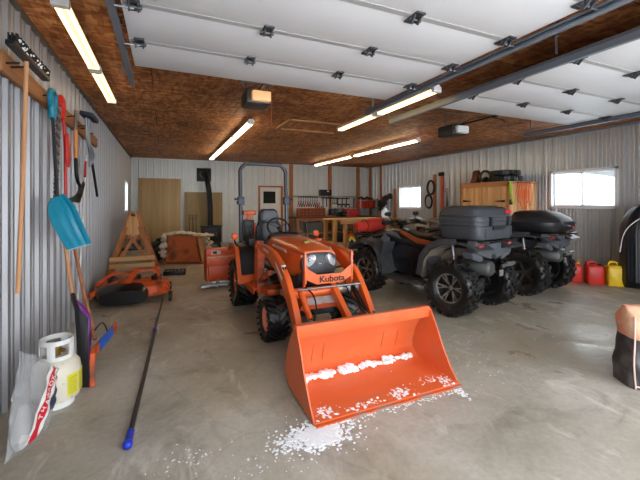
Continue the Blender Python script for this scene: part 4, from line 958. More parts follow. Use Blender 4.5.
P = tag(B().tube([(-.78, 4.02, .56), (-.74, 4.0, .50), (-.68, 4.02, .38), (-.67, 3.96, .2), (-.66, 3.9, .08), (-.65, 3.88, .02)], [.02, .035, .03, .035, .022, .012], 12, smooth=5).build('scoop_handle', purple), 'curved purple plastic handle standing between the two leaning handles', 'handle')

# propane tank
pc = V((-.735, 3.21, 0))
P = thing('propane_tank', 'white propane cylinder with yellow warning labels beside plastic bag at left wall', 'propane tank', pc)
B().lathe([(0, .03), (.1, .035), (.14, .055), (.155, .10), (.155, .24), (.145, .30), (.11, .345), (.05, .36), (0, .362)], None, 40).build('cylinder', mat('tank_white', (222, 216, 198), .4, 0, .06, 6, dirt=(150, 120, 90), damt=.12, dscale=14), P)
b = B(); b.lathe([(.105, 0), (.11, 0), (.11, .05), (.105, .05)], None, 32, closed=True); b.build('foot_ring', white_m, P)
b = B()
ring = []
for (z0, z1, gaps) in ((.33, .375, False), (.455, .49, False)):
    b.lathe([(.10, z0), (.106, z0), (.106, z1), (.10, z1)], None, 36, closed=True)
for a0, a1 in ((-.5, .2), (1.1, 1.5), (2.6, 3.3), (4.4, 4.8)):
    for i in range(6):
        a = a0 + (a1 - a0) * i / 5; b.box((.103 * math.cos(a), (.103) * math.sin(a), .415), (.007, (a1 - a0) * .103 / 4.5, .1), rot=(0, 0, a))
b.build('collar', white_m, P)
b = B(); b.cyl((0, 0, .35), (0, 0, .42), .025); b.cyl((0, 0, .40), (.05, -.03, .40), .015); b.cyl((0, 0, .42), (0, 0, .445), .035); b.build('valve', mat('brass_valve', (150, 120, 60), .35, .7), P)
def wrap(a0, a1, z0, z1, r, m_, name, par):
    b = B(); n = 10
    vs = [[b.bm.verts.new((rr * math.cos(a0 + (a1 - a0) * i / n), rr * math.sin(a0 + (a1 - a0) * i / n), z)) for z in (z0, z1)] for rr in (r, r + .0015) for i in range(n + 1)]
    for q in (0, n + 1):
        for i in range(n): b.bm.faces.new((vs[q + i][0], vs[q + i + 1][0], vs[q + i + 1][1], vs[q + i][1]))
    return b.build(name, m_, par)
lab_y = mat('label_yellow', (226, 214, 40), .45); lab_g = mat('label_green', (120, 150, 90), .5)
for a0, a1 in ((-.95, -.45), (-.38, .3)):
    L0 = wrap(a0, a1, .095, .245, .1565, lab_y, 'warning_label', P)
    for k in range(7): wrap(a0 + .06, a1 - .06 - (.1 if k % 3 == 2 else 0), .110 + k * .018, .114 + k * .018, .158, lab_g, 'label_print', L0)

# clear plastic bag with red, white and blue print leaning on the wall
BG = thing('plastic_bag', 'slumped clear plastic sack with red, white and blue printed band by left wall', 'bag', (-.8, 2.8, 0))
cBL, cBR, cTR, cTL = V((-.835, 2.565, .01)), V((-.70, 2.91, .01)), V((-.685, 3.02, .33)), V((-.845, 2.84, .56))
def bagpt(u, t, back=0.0, off=0.0):
    p = cBL.lerp(cBR, u).lerp(cTL.lerp(cTR, u), t); n = V((.86, -.42, .25)).normalized()
    bul = math.sin(PI * u) ** .6 * (math.sin(PI * min(1, t * .9 + .06)) ** .5)
    wr = .007 * math.sin(u * 17 + t * 9) + .005 * math.sin(t * 31 - u * 11)
    return p + n * ((.05 * bul + wr + off) if not back else -.085 * bul * (1 - .5 * t) + wr)
q = B(); nu, nt_ = 20, 18; F_ = [[q.bm.verts.new(bagpt(i / nu, j / nt_)) for i in range(nu + 1)] for j in range(nt_ + 1)]
K_ = [[F_[j][i] if i in (0, nu) else q.bm.verts.new(bagpt(i / nu, j / nt_, 1)) for i in range(nu + 1)] for j in range(nt_ + 1)]
for j in range(nt_):
    for i in range(nu):
        q.bm.faces.new((F_[j][i], F_[j][i + 1], F_[j + 1][i + 1], F_[j + 1][i])); q.bm.faces.new((K_[j][i + 1], K_[j][i], K_[j + 1][i], K_[j + 1][i + 1]))
for v in q.bm.verts: v.co.z = max(.004, v.co.z)
q.build('film', clearm, BG, 70, world=True)
def bagband(f0, f1, m_, name, t0=.03, t1=.97, off=.003):
    rws = []
    for i in range(14):
        t = t0 + (t1 - t0) * i / 13; r = []
        for j in range(5):
            p = bagpt(min(.985, f0(t) + (f1(t) - f0(t)) * j / 4), t, 0, off); p.z = max(.006, p.z); r.append(tuple(p))
        rws.append(r)
    return shell(name, rws, m_, BG, .0012)
bagband(lambda t: .27 + .44 * t, lambda t: .34 + .44 * t, decal_w, 'white_stripe')
rs = bagband(lambda t: .34 + .44 * t, lambda t: .53 + .38 * t, decal_r, 'red_stripe')
bagband(lambda t: .53 + .38 * t, lambda t: .62 + .35 * t, decal_w, 'white_stripe')
bagband(lambda t: .66 + .32 * t, lambda t: .985, mat('navy_print', (52, 58, 84), .5), 'navy_print', .28, .86)
for k, ch in enumerate('THAWROX'):
    t = .26 + k * .085; c = bagpt(.435 + .41 * t, t, 0, .0062); ax = (bagpt(.435 + .41 * (t + .05), t + .05) - bagpt(.435 + .41 * (t - .05), t - .05)).normalized(); nn = V((.86, -.42, .25)).normalized(); yv = nn.cross(ax).normalized(); nn = ax.cross(yv)
    text('lettering', ch, .042, wm(BG).inverted() @ Matrix.Translation(c) @ Matrix((ax, yv, nn)).transposed().to_4x4(), decal_w, BG, .0006)
inn = B(); inn.hull([(.015, -.80, 2.76, .035, .10, 2.5), (.07, -.80, 2.77, .055, .13, 2.5), (.15, -.815, 2.80, .04, .10, 2.5), (.2, -.825, 2.81, .015, .04, 2.5)], axis='z'); inn.build('contents', mat('salt_grey', (186, 186, 184), .7, 0, .2, 60, bump=.3), BG, world=True)

# pole on the floor
P = thing('extension_pole', 'black telescoping pole with blue end cap lying on the concrete', 'pole', (-.12, 4.2, 0))
B().cyl((-.20, 2.56, .024), (-.10, 4.5, .024), .0165, n=14).build('outer_tube', mat('pole_black', (24, 25, 32), .3), P, world=True)
B().cyl((-.10, 4.5, .024), (-.03, 5.85, .024), .012, n=12).build('inner_tube', mat('pole_grey', (70, 72, 78), .3, .3), P, world=True)
B().cyl((-.205, 2.44, .024), (-.20, 2.58, .024), .023, n=14).ball((-.206, 2.44, .03), .03, 2, sc=(1, 1, .9)).build('end_cap', blue_p, P, world=True)
B().cyl((-.102, 4.46, .024), (-.10, 4.54, .024), .0215, n=14).build('lock_collar', blue_p, P, world=True)

# ------------------------------------------------------------------ mower deck, frame, tray, box
D = thing('mower_deck', 'orange mower deck with black discharge chute lying by the left wall', 'mower deck', (-.42, 6.2, 0))
b = B(); b.hull([(.10, -.02, .02, .50, .38, 3.5), (.16, -.02, .02, .53, .40, 3.2), (.24, -.02, .02, .50, .37, 3), (.27, -.02, .02, .40, .28, 2.6)], axis='z', n=48)
b.build('deck_shell', orange_d, D)
b = B(); b.hull([(-.46, -.12, .13, .30, .10, 3), (-.30, -.14, .16, .36, .125, 3), (-.16, -.14, .17, .34, .12, 3)], n=32); b.build('discharge_chute', mat('glossy_black_plastic', (18, 18, 20), .22), D)
for x, y in ((-.3, .05), (.3, .05), (0, .2)):
    b = B(); b.cyl((x, y, .25), (x, y, .33), .075, n=24); b.cyl((x, y, .33), (x, y, .36), .03); b.build('pulley', black_m, D)
b = B(); b.bar((-.5, -.1, .28), (-.3, .3, .38), .04, .03); b.bar((.35, -.2, .3), (.3, .3, .42), .04, .03); b.bar((-.35, .25, .36), (.35, .25, .40), .05, .03); b.bar((-.1, -.2, .3), (.0, .3, .40), .12, .02); b.bar((-.55, -.35, .18), (-.2, .0, .3), .06, .05); b.build('hanger_frame', orange_d, D)
for x, y in ((.50, -.36), (-.52, .34), (.5, .34)):
    w_ = B(); w_.lathe([(0, -.03), (.05, -.03), (.075, -.022), (.08, 0), (.075, .022), (.05, .03), (0, .03)], axisX((x, y, .08)), 24); w_.build('gauge_wheel', rubber, D)
b = B(); b.bar((.42, -.3, .2), (.52, -.36, .12), .03, .06); b.build('wheel_bracket', orange_d, D)

F = thing('wooden_swing_frame', 'tall wooden A shaped trestle of brown lumber standing in rear left corner', 'trestle', (-.58, 8.3, 0))
def lum(b, p0, p1, w=.09, t=.04): b.bar(p0, p1, t, w, bev=.004)
for y in (-.35, .45):
    for s in (-1, 1):
        b = B(); b.bar((s * .035, y * .6, 1.28), (s * .45, y, .0), .09, .04, up=(0, 1, 0), bev=.004); b.build('leg', aframe_w, F)
b = B(); b.prism([(-.17, .84), (.17, .84), (.04, 1.30), (-.04, 1.32)], -.26, -.23, 'xz', .004); b.build('apex_plate', pine, F)
b = B(); b.bar((0, -.26, 1.24), (0, .28, 1.24), .09, .06, bev=.004); b.build('ridge_beam', aframe_w, F)
for z, y in ((.38, -.36), (.24, -.38)):
    B().bar((-.40, y, z), (.40, y, z), .03, .085, bev=.004).build('cross_bar', pine_x, F)
b = B(); b.bar((-.30, .05, .72), (.30, .05, .72), .12, .03); b.bar((-.1, -.22, .9), (.28, -.34, .3), .06, .03, up=(0, 1, 0)); b.bar((.1, -.22, .9), (-.28, -.34, .3), .06, .03, up=(0, 1, 0)); b.build('brace', aframe_w, F)
b = B(); b.cyl((0, .0, .62), (0, .12, .62), .10, n=20); b.cyl((-.02, -.03, .62), (-.02, .0, .62), .06); b.box((-.05, .05, .50), (.4, .2, .04), bev=.01)
tag(b.build('hose_reel', black_m), 'small black reel held inside the wooden trestle', 'reel').location = (-.60, 8.35, .5)

P = thing('parts_tray', 'low black tray with grey slots on the floor near brown bin', 'tray', (.20, 8.0, 0), -.12)
b = B(); b.box((0, 0, .02), (.42, .3, .04), bev=.008)
for s in (-1, 1): b.box((s * .2, 0, .05), (.02, .3, .06), bev=.004)
b.box((0, -.14, .05), (.42, .02, .06), bev=.004); b.box((0, .14, .05), (.42, .02, .06), bev=.004); b.build('tray', black_m, P)
b = B()
for i in range(5): b.box((-.14 + i * .07, .0, .065), (.04, .2, .02), bev=.004)
b.build('insert', steel, P)
rustc = mat('brown_bin_paint', (190, 98, 50), .65, 0, .1, 5, dirt=(120, 70, 44), damt=.3)
BX = thing('storage_bin', 'tapered rust brown bin draped with pale cloth near stove', 'bin', (.55, 9.5, 0), math.radians(-20))
b = B()
P4 = [(-.47, -.35), (.42, -.35), (.42, .35), (-.47, .35)]; t4 = [(-.40, -.30), (.28, -.30), (.28, .3), (-.40, .3)]
lo = [b.bm.verts.new((x, y, .02)) for x, y in P4]; hi = [b.bm.verts.new((x, y, .66 + .04 * (x < 0))) for x, y in t4]
b.bm.faces.new(lo[::-1]); b.bm.faces.new(hi)
for i in range(4): b.bm.faces.new((lo[i], lo[(i + 1) % 4], hi[(i + 1) % 4], hi[i]))
for x, y in P4: b.box((x, y, .03), (.06, .06, .06))
b.build('body', rustc, BX)
B().prism([(-.33, .04), (.33, .04), (.28, .62), (-.28, .62)], .0, .012, 'yz', M=Matrix.Translation((.432, 0, 0)) @ Matrix.Rotation(-.21, 4, 'Y')).build('side_panel', mat('tan_card', (196, 150, 104), .8), BX)
b = B(); b.box((-.03, -.335, .03), (.9, .03, .05), bev=.005); b.bar((-.455, -.345, .05), (-.40, -.3, .68), .03, .03); b.bar((.41, -.345, .05), (.285, -.3, .64), .03, .03); b.build('edge_trim', mat('bin_edge', (120, 58, 30), .6), BX)
b = B()
for i in range(34):
    a = i / 33; x = .02 + 1.02 * a; z = .70 + .04 * math.sin(a * 5)
    b.ball((x, 9.42 + .1 * math.sin(i * 1.3), z), random.uniform(.05, .085), 2, .09, (1.2, 1.7, .55), (0, 0, i))
for i in range(12): b.ball((.0 + random.uniform(-.08, .08), 9.4 + random.uniform(-.15, .2), .66 - i * .045), .07, 2, .1, (.9, 1.4, .8), (0, 0, i))
for i in range(9): b.ball((.98 + random.uniform(-.05, .1), 9.4 + random.uniform(-.15, .2), .68 - i * .04), .06, 2, .1, (.9, 1.4, .8), (0, 0, i))
tag(b.build('drape_cloth', mat('cream_fleece', (206, 198, 182), .9, 0, .25, 14, bump=.3)), 'crumpled cream and brown cloth draped over the rust brown bin', 'cloth')
b = B()
for i in range(16): b.ball((-.15 + random.uniform(-.14, .16), 10.1 + random.uniform(-.2, .2), .22 + random.uniform(-.15, .28)), .12, 2, .12, (1, 1, .9), (0, 0, i))
tag(b.build('dark_sack', mat('dark_sack_cloth', (52, 46, 44), .9, 0, .2, 8)), 'dark bunched sack on floor left of brown bin', 'sack')
# ------------------------------------------------------------------ stove
ST = thing('wood_stove', 'black box wood stove with tall black flue pipe at back wall', 'stove', (1.42, 12.35, 0))
b = B(); b.box((0, 0, .43), (.62, .55, .5), bev=.02); b.box((0, 0, .70), (.68, .6, .03), bev=.006); b.box((0, 0, .14), (.5, .44, .1)); b.build('firebox', black_m, ST)
b = B()
for x in (-.27, .27):
    for y in (-.23, .23): b.bar((x, y, 0), (x * .9, y * .9, .2), .05, .05)
b.build('leg', black_m, ST)
do = B().box((0, -.285, .45), (.36, .03, .3), bev=.01).build('door', black_m, ST); B().cyl((.13, -.32, .38), (.13, -.32, .52), .012).build('handle', steel, do)
B().tube([(-.02, 0, .70), (-.02, 0, 1.3), (-.06, .0, 1.85), (-.10, .12, 2.2), (-.12, .5, 2.48), (-.12, 1.04, 2.5)], .085, 20, smooth=6).build('flue_pipe', mat('flue_black', (26, 25, 25), .45, .4), ST)
b = B()
for z in (.95, 1.35, 1.75): b.lathe([(.085, -.02), (.094, -.02), (.094, .02), (.085, .02)], Matrix.Translation((-.02 - max(0, z - 1.3) * .07, 0, z)), 20, closed=True)
b.build('pipe_ring', black_m, ST)
B().box((-.12, 1.05, 2.48), (.5, .03, .48), bev=.005).build('wall_thimble', black_m, ST)
B().torus((-.12, 1.03, 2.5), .125, .02, rot3(PI / 2), 24, 8).build('thimble_ring', steel, ST)
P = thing('fire_tools', 'thin black fireplace tool stand left of the stove', 'fire tools', (.85, 12.3, 0))
b = B(); b.cyl((0, 0, 0), (0, 0, .02), .12, n=20); b.cyl((0, 0, 0), (0, 0, 1.1), .012); b.bar((-.12, 0, .95), (.12, 0, .95), .015, .015); b.build('stand', black_m, P)
for x in (-.1, .1):
    b = B(); b.cyl((x, -.02, .2), (x, -.02, .98), .009, n=8); b.torus((x, -.02, 1.04), .04, .009, rot3(PI / 2), 14, 6); b.build('poker', black_m, P)

tag(B().box((-.14, 13.36, 1.16), (1.32, .02, 2.30), rot=(-.02, 0, 0), bev=.002).build('plywood_sheet', plyw), 'tall tan plywood sheet leaning on the back wall nearest the left corner', 'plywood sheet')
tag(B().box((1.29, 13.35, .93), (1.3, .02, 1.84), rot=(-.02, 0, 0), bev=.002).build('plywood_sheet', wood('plywood_darker', (146, 122, 84), (170, 146, 104), 2, .25)), 'shorter tan plywood sheet leaning behind the black stove pipe', 'plywood sheet')
o = tag(B().box((2.25, YB - .03, 1.15), (.07, .02, .12), bev=.004).build('switch_plate', white_m), 'small pale switch plate on back wall left of the roll bar', 'switch')

# ------------------------------------------------------------------ workshop corner
WB = thing('workbench', 'long dark topped workbench with lower shelf along the back wall below tool panel', 'workbench', (6.2, 12.8, 0))
B().box((0, 0, .90), (3.5, .9, .045), bev=.004).build('bench_top', mat('bench_dark', (92, 66, 52), .6), WB)
for x in (-1.68, -.5, .6, 1.68):
    for y in (-.4, .38): B().box((x, y, .44), (.09, .09, .88)).build('leg', brown_w, WB)
B().box((0, 0, .3), (3.4, .8, .03)).build('shelf', pine_x, WB)
B().box((0, -.43, .84), (3.4, .04, .1)).build('apron', brown_w, WB)
W2 = thing('work_table', 'sturdy table of new yellow lumber standing in front of the workbench', 'table', (5.78, 10.2, 0))
B().box((0, 0, .955), (2.1, .8, .04), bev=.004).build('table_top', pine_x, W2)
b = B(); b.box((.15, -.37, .87), (1.85, .04, .12)); b.box((0, .37, .87), (2.0, .04, .1)); b.build('apron', pine_x, W2)
for x in (-.97, -.6, .97):
    for y in (-.34, .34): B().box((x, y, .46), (.11, .09, .92), bev=.004).build('leg', pine, W2)
B().box((0, 0, .22), (1.95, .68, .03)).build('shelf', pine_x, W2)
# tool panel
pb = tag(B().box((6.22, YB - .05, 1.33), (3.1, .02, .72), bev=.003).build('pegboard', mat('panel_white', (226, 226, 220), .6)), 'white tool panel on back wall above the workbench', 'tool panel')
yy = YB - .068
def tool_bolt(kind, m_, L):
    b = B()
    if kind == 'wrench':
        b.box((0, 0, 0), (.022, .012, L), bev=.004); b.torus((0, 0, L / 2), .024, .01, rot3(PI / 2), 12, 6); b.torus((0, 0, -L / 2), .02, .009, rot3(PI / 2), 12, 6)
    elif kind == 'hammer':
        b.box((0, 0, -.02), (.03, .02, L), bev=.005); b.cyl((-.06, 0, L / 2), (.07, 0, L / 2), .022, n=12)
    elif kind == 'pliers':
        b.tube([(-.03, 0, -L / 2), (-.02, 0, 0), (.0, 0, .05), (.01, 0, L / 2)], .012, 8, smooth=3); b.tube([(.03, 0, -L / 2), (.02, 0, 0), (.0, 0, .05), (-.01, 0, L / 2)], .012, 8, smooth=3)
    elif kind == 'clamp':
        b.box((0, 0, 0), (.03, .02, L), bev=.003); b.box((.06, 0, L / 2 - .03), (.12, .03, .04), bev=.005); b.box((.06, 0, -L / 5), (.12, .03, .05), bev=.005); b.cyl((.11, 0, -L / 2), (.11, 0, -L / 5), .012)
    elif kind == 'screwdriver':
        b.cyl((0, 0, -L / 2), (0, 0, .02), .008, n=8); b.cyl((0, 0, .02), (0, 0, L / 2), .02, .017, n=10)
    elif kind == 'saw':
        b.prism([(-L / 2, -.04), (L / 2 - .1, -.05), (L / 2 - .1, .05), (-L / 2, .0)], -.004, .004, 'xz'); b.torus((L / 2 - .05, 0, 0), .05, .016, rot3(PI / 2), 14, 6)
    return b
names = {'wrench': 'wrenches on the tool panel', 'hammer': 'hammers on the tool panel', 'pliers': 'pliers on the tool panel', 'clamp': 'clamps on the tool panel', 'screwdriver': 'screwdrivers on the tool panel', 'saw': None}
lay = []
for i in range(9): lay.append(('wrench', 4.93 + i * .1, 1.57, .16 - i * .004, steel))
for i in range(10): lay.append(('pliers', 4.92 + i * .1, 1.38, .17, black_m if i % 3 else red_p))
for i in range(3): lay.append(('hammer', 6.0 + i * .17, 1.45, .30, black_m))
for i in range(5): lay.append(('screwdriver', 5.65 + i * .09, 1.2, .2, black_m if i % 2 else red_p))
for i in range(3): lay.append(('clamp', 6.75 + i * .2, 1.45, .36, black_m))
for i in range(3): lay.append(('wrench', 6.45 + i * .09, 1.5, .2, black_m))
first = {}
for kd, x, z, L, m_ in lay:
    nm = kd
    qb = tool_bolt(kd, m_, L)
    for v in qb.bm.verts: v.co.x *= 1.35; v.co.z *= 1.15
    o = qb.build(nm, m_); o.location = (x, yy, z - L / 2)
    red = m_ is red_p
    desc = {'wrench': 'grey steel wrench hung in the upper row of the white tool panel' if z > 1.55 else 'black wrench hung right of the hammers on the tool panel', 'pliers': ('red handled' if red else 'black handled') + ' pliers in the second row of the white tool panel', 'hammer': 'black hammer hung mid panel above the workbench', 'screwdriver': ('red' if red else 'black') + ' handled screwdriver low on the white tool panel', 'clamp': 'black bar clamp hung at the right of the white tool panel'}[kd]
    tag(o, desc, 'clamp' if kd == 'clamp' else kd, desc.split(' ')[0] + ' ' + names[kd] + (' upper row' if z > 1.55 else ''))
# shelf above panel, black case
sf = tag(B().box((6.1, YB - .15, 1.735), (3.0, .26, .025)).build('wall_shelf', wood('thin_shelf', (150, 130, 104), (184, 164, 132), 0)), 'thin wooden shelf above the white tool panel', 'shelf')
P = thing('tool_case', 'black case with a white sticker on the shelf above tool panel', 'case', (6.05, YB - .17, 1.75))
B().box((0, 0, .13), (.5, .2, .25), bev=.02).build('body', blackp, P); B().box((.08, -.103, .19), (.08, .006, .05)).build('sticker', decal_w, P); B().tube([(-.07, -.11, .2), (-.07, -.13, .23), (.0, -.13, .23), (.0, -.11, .2)], .008, 6).build('handle', black_m, P)
# timber crate row on bench
P = thing('parts_organiser', 'row of reddish wooden small parts drawers at the left end of workbench', 'organiser', (5.2, 12.75, .923))
b = B(); b.box((0, 0, .17), (1.1, .3, .34), bev=.005); b.build('case', brown_w, P)
for i in range(7):
    for j in range(3):
        d = B().box((-.46 + i * .153, -.16, .06 + j * .108), (.13, .03, .09), bev=.005).build('drawer', mat('drawer_red_brown', (142, 66, 40), .5, 0, .25, 20), P)
        B().ball((-.46 + i * .153, -.18, .06 + j * .108), .012, 1).build('knob', black_m, d)
def toolbox(x, y, z, w, d, h, m_, label):
    P = thing('toolbox', label, 'toolbox', (x, y, z)); B().box((0, 0, h * .35), (w, d, h * .7), bev=.015).build('body', m_, P); B().box((0, 0, h * .85), (w * 1.02, d * 1.02, h * .28), bev=.02).build('lid', m_, P)
    B().tube([(-w * .2, 0, h), (-w * .2, 0, h + .04), (w * .2, 0, h + .04), (w * .2, 0, h)], .01, 8).build('handle', black_m, P)
    b = B()
    for s in (-1, 1): b.box((s * w * .3, -d / 2 - .005, h * .68), (.04, .012, .05), bev=.003)
    b.build('latch', steel, P); return P
toolbox(6.93, 12.75, .923, .62, .32, .3, red_p, 'red toolbox on the right end of the back workbench')
toolbox(6.15, 12.7, .923, .34, .26, .3, mat('navy_case', (40, 44, 62), .5), 'dark navy tool case at the middle of the workbench')
P = thing('bench_vise', 'black vise standing on workbench right of the navy case', 'vise', (6.5, 12.6, .923)); b = B(); b.box((0, 0, .04), (.2, .24, .08), bev=.01); b.box((0, -.04, .12), (.14, .3, .09), bev=.01); b.box((0, -.2, .15), (.2, .04, .12), bev=.006); b.box((0, -.12, .15), (.2, .04, .12), bev=.006); b.build('body', black_m, P); B().cyl((-.14, -.24, .1), (.14, -.24, .1), .009).build('handle', steel, P)
P = thing('shop_radio', 'grey instrument standing on workbench before the tool panel', 'radio', (6.62, 13.15, .923)); B().box((0, 0, .17), (.42, .16, .34), bev=.02).build('body', mat('radio_grey', (150, 152, 148), .5), P); B().box((0, -.083, .12), (.3, .006, .1)).build('speaker_grille', black_m, P)
b = B(); b.box((5.9, 12.5, .95), (.5, .12, .05), bev=.01); tag(b.build('hand_plane', brown_w), 'long brown hand plane at the front of workbench', 'plane')
# corner shelf with red bins
P = thing('corner_shelf', 'metal corner shelf with two boards above right end of the workbench', 'shelf', (7.65, 12.75, 1.25))
for z in (.0, .34): B().box((0, 0, z), (.85, .6, .025)).build('board', mat('shelf_grey', (110, 104, 98), .6), P)
b = B()
for x in (-.41, .41):
    for y in (-.28, .28): b.bar((x, y, -.32), (x, y, .40), .03, .03)
b.build('upright', steel, P)
for i, (x, w, lab) in enumerate(((7.45, .34, 'wide red orange crate on the corner shelf, its left one'), (7.82, .28, 'narrower red orange crate on corner shelf, the right one'))):
    P = thing('plastic_crate', lab, 'crate', (x, 12.7, 1.265)); b = B(); b.box((0, 0, .13), (w, .36, .26), bev=.015); b.box((0, 0, .265), (w + .03, .39, .025), bev=.006); b.build('crate', mat('crate_red', (206, 58, 30), .5), P)
b = B()
for i in range(7): b.ball((7.35 + i * .09, 12.72, 1.66 + .03 * math.sin(i * 2)), .06, 2, .12, (1.2, 1.4, .7))
tag(b.build('folded_coat', mat('dark_red_cloth', (84, 30, 34), .9)), 'dark red cloth heap on top of the corner shelf', 'cloth')
P = thing('storage_tub', 'grey box on lower shelf of the back workbench', 'box', (5.3, 12.7, .317)); B().box((0, 0, .19), (.7, .4, .38), bev=.02).build('tub', mat('tub_grey', (112, 122, 122), .5), P); B().box((0, 0, .39), (.74, .44, .03), bev=.01).build('lid', mat('tub_grey', (112, 122, 122)), P)
for i, (x, z, m_, lab, nm) in enumerate(((5.1, .237, mat('chainsaw_dark', (44, 46, 50), .5), 'dark power tool under the yellow table, leftmost one', 'circular_saw'), (5.5, .237, orange_d, 'orange power tool under the middle of the yellow table', 'circular_saw'), (6.1, .237, mat('jug_white', (214, 214, 206), .4), 'pale machine under the right of the yellow table', 'air_compressor'))):
    P = thing(nm, lab, 'power tool' if i < 2 else 'compressor', (x, 10.15, z)); b = B()
    if i < 2: b.cyl((0, -.1, .14), (0, -.04, .14), .13, n=24); b.hull([(-.02, 0, .16, .13, .1, 3), (.12, 0, .18, .12, .11, 3), (.2, 0, .16, .06, .06, 3)])
    else: b.hull([(-.3, 0, .16, .05, .05, 2), (-.26, 0, .16, .13, .13, 2), (.22, 0, .16, .13, .13, 2), (.26, 0, .16, .05, .05, 2)], axis='x')
    b.build('body', m_, P); c = B(); c.tube([(-.08, .0, .24), (-.08, 0, .36), (.08, 0, .36), (.08, 0, .24)], .018, 8, smooth=4)
    if i == 2:
        c.cyl((-.12, 0, .28), (-.12, 0, .42), .06); c.box((.1, 0, .33), (.14, .14, .1), bev=.01)
        for s in (-1, 1): c.cyl((.18, s * .13, .06), (.18, s * .17, .06), .06)
    c.box((0, 0, .02), (.3, .26, .03), bev=.004); c.build('handle', black_m, P)
P = thing('storage_bin', 'red bin on the floor below the right side of the yellow table', 'bin', (6.55, 10.2, .237)); B().hull([(0, 0, 0, .16, .2, 5), (.3, 0, 0, .2, .25, 5)], axis='z').build('body', red_p, P); B().hull([(.3, 0, 0, .21, .26, 5), (.33, 0, 0, .21, .26, 5)], axis='z').build('lid', mat('dark_lid', (70, 30, 30), .5), P)

# right wall, between corner and cabinet
b = B(); P = thing('grey_cart', 'low grey steel cart with shelf under the small right window', 'cart', (7.3, 8.6, 0))
B().box((0, 0, .98), (.75, 1.2, .03), bev=.006).build('top_tray', mat('cart_grey', (150, 146, 140), .5, .2), P); B().box((0, 0, .45), (.75, 1.2, .03), bev=.006).build('shelf', mat('cart_grey', (150, 146, 140)), P)
for x in (-.35, .35):
    for y in (-.56, .56): B().bar((x, y, 0), (x, y, 1.0), .04, .04).build('leg', steel, P)
P = thing('generator', 'pale grey covered machine on the lower shelf of grey cart', 'machine', (7.25, 8.5, .465))
B().hull([(-.35, 0, .2, .2, .18, 4), (-.2, 0, .22, .24, .21, 4), (.25, 0, .22, .24, .21, 4), (.36, 0, .2, .18, .16, 4)]).build('housing', mat('machine_pale', (176, 170, 162), .4), P); B().box((-.24, 0, .2), (.02, .4, .2), bev=.01).build('vent_panel', black_m, P)
def coil(c, R, r, n, m_, label, nm, cat, sc=(1, 1, 1), dirx=True):
    b = B()
    for i in range(n): b.torus((c[0] - .02 * (i % 3), c[1] + random.uniform(-.02, .02), c[2] + random.uniform(-.02, .02)), R * random.uniform(.9, 1.05), r, rot3(0, PI / 2, 0), 26, 7, sc)
    return tag(b.build(nm, m_), label, cat)
coil((XR - .045, 9.25, 1.98), .17, .016, 5, black_m, 'upper black hose coil hanging right of the small window', 'hose_coil', 'hose', (1.35, 1, 1))
coil((XR - .045, 9.35, 1.52), .17, .016, 5, black_m, 'lower black hose coil hanging below the other, right of window', 'hose_coil', 'hose', (1.3, 1, 1))
P = thing('spirit_level', 'long orange and red level hanging upright on right wall beside hoses', 'level', (XR - .06, 8.75, 1.1)); B().box((.015, 0, .62), (.03, .11, 1.25), bev=.005).build('body', mat('level_orange', (206, 70, 34), .5), P); B().box((-.02, 0, 1.28), (.06, .2, .12), bev=.01).build('hook_block', black_m, P)
P = thing('hand_saw', 'dark blade hanging just right of the orange level', 'saw', (XR - .032, 8.55, 1.2)); B().prism([(-.05, .0), (.04, .0), (.02, .6), (-.02, .6)], -.006, .0, 'yz').build('blade', black_m, P); B().torus((-.01, 0, .66), .05, .014, rot3(0, PI / 2, 0), 14, 6).build('handle', brown_w, P)
P = thing('wall_board', 'narrow plywood strip on right wall behind hanging hoses', 'board', (XR - .03, 9.1, .9)); B().box((0, 0, .75), (.03, .12, 1.5)).build('board', brown_w, P)
b = B()
for i in range(12): b.ball((7.85 + random.uniform(-.08, .08), 11.7 + random.uniform(-.35, .35), 1.45 + random.uniform(-.25, .3)), .11, 2, .18, (.8, 1.1, 1))
tag(b.build('hanging_jacket', mat('black_cloth', (40, 34, 34), .9)), 'dark clothes bundle hanging left of the small right window', 'clothes')
P = thing('plastic_jug', 'white jug standing by the left edge of small right window', 'jug', (7.55, 11.2, .9)); B().hull([(0, 0, 0, .13, .1, 4), (.28, 0, 0, .13, .1, 4), (.36, 0, 0, .05, .05, 2), (.4, 0, 0, .04, .04, 2)], axis='z').build('body', white_m, P); B().hull([(.4, 0, 0, .045, .045, 2), (.43, 0, 0, .045, .045, 2)], axis='z').build('cap', blue_p, P)
P = thing('side_table', 'narrow brown table against right wall holding the white jug', 'table', (7.6, 11.4, 0)); B().box((0, 0, .875), (.8, 1.1, .04)).build('table_top', brown_w, P)
for x in (-.35, .35):
    for y in (-.48, .48): B().box((x, y, .43), (.07, .07, .86)).build('leg', brown_w, P)
b = B(); b.hull([(.9, 7.35, 10.9, .09, .07, 2.5), (1.02, 7.35, 10.9, .1, .08, 2.5), (1.12, 7.35, 10.9, .06, .05, 2.5)], axis='z'); tag(b.build('paint_tin', red_p), 'small red container beside the white jug', 'container')

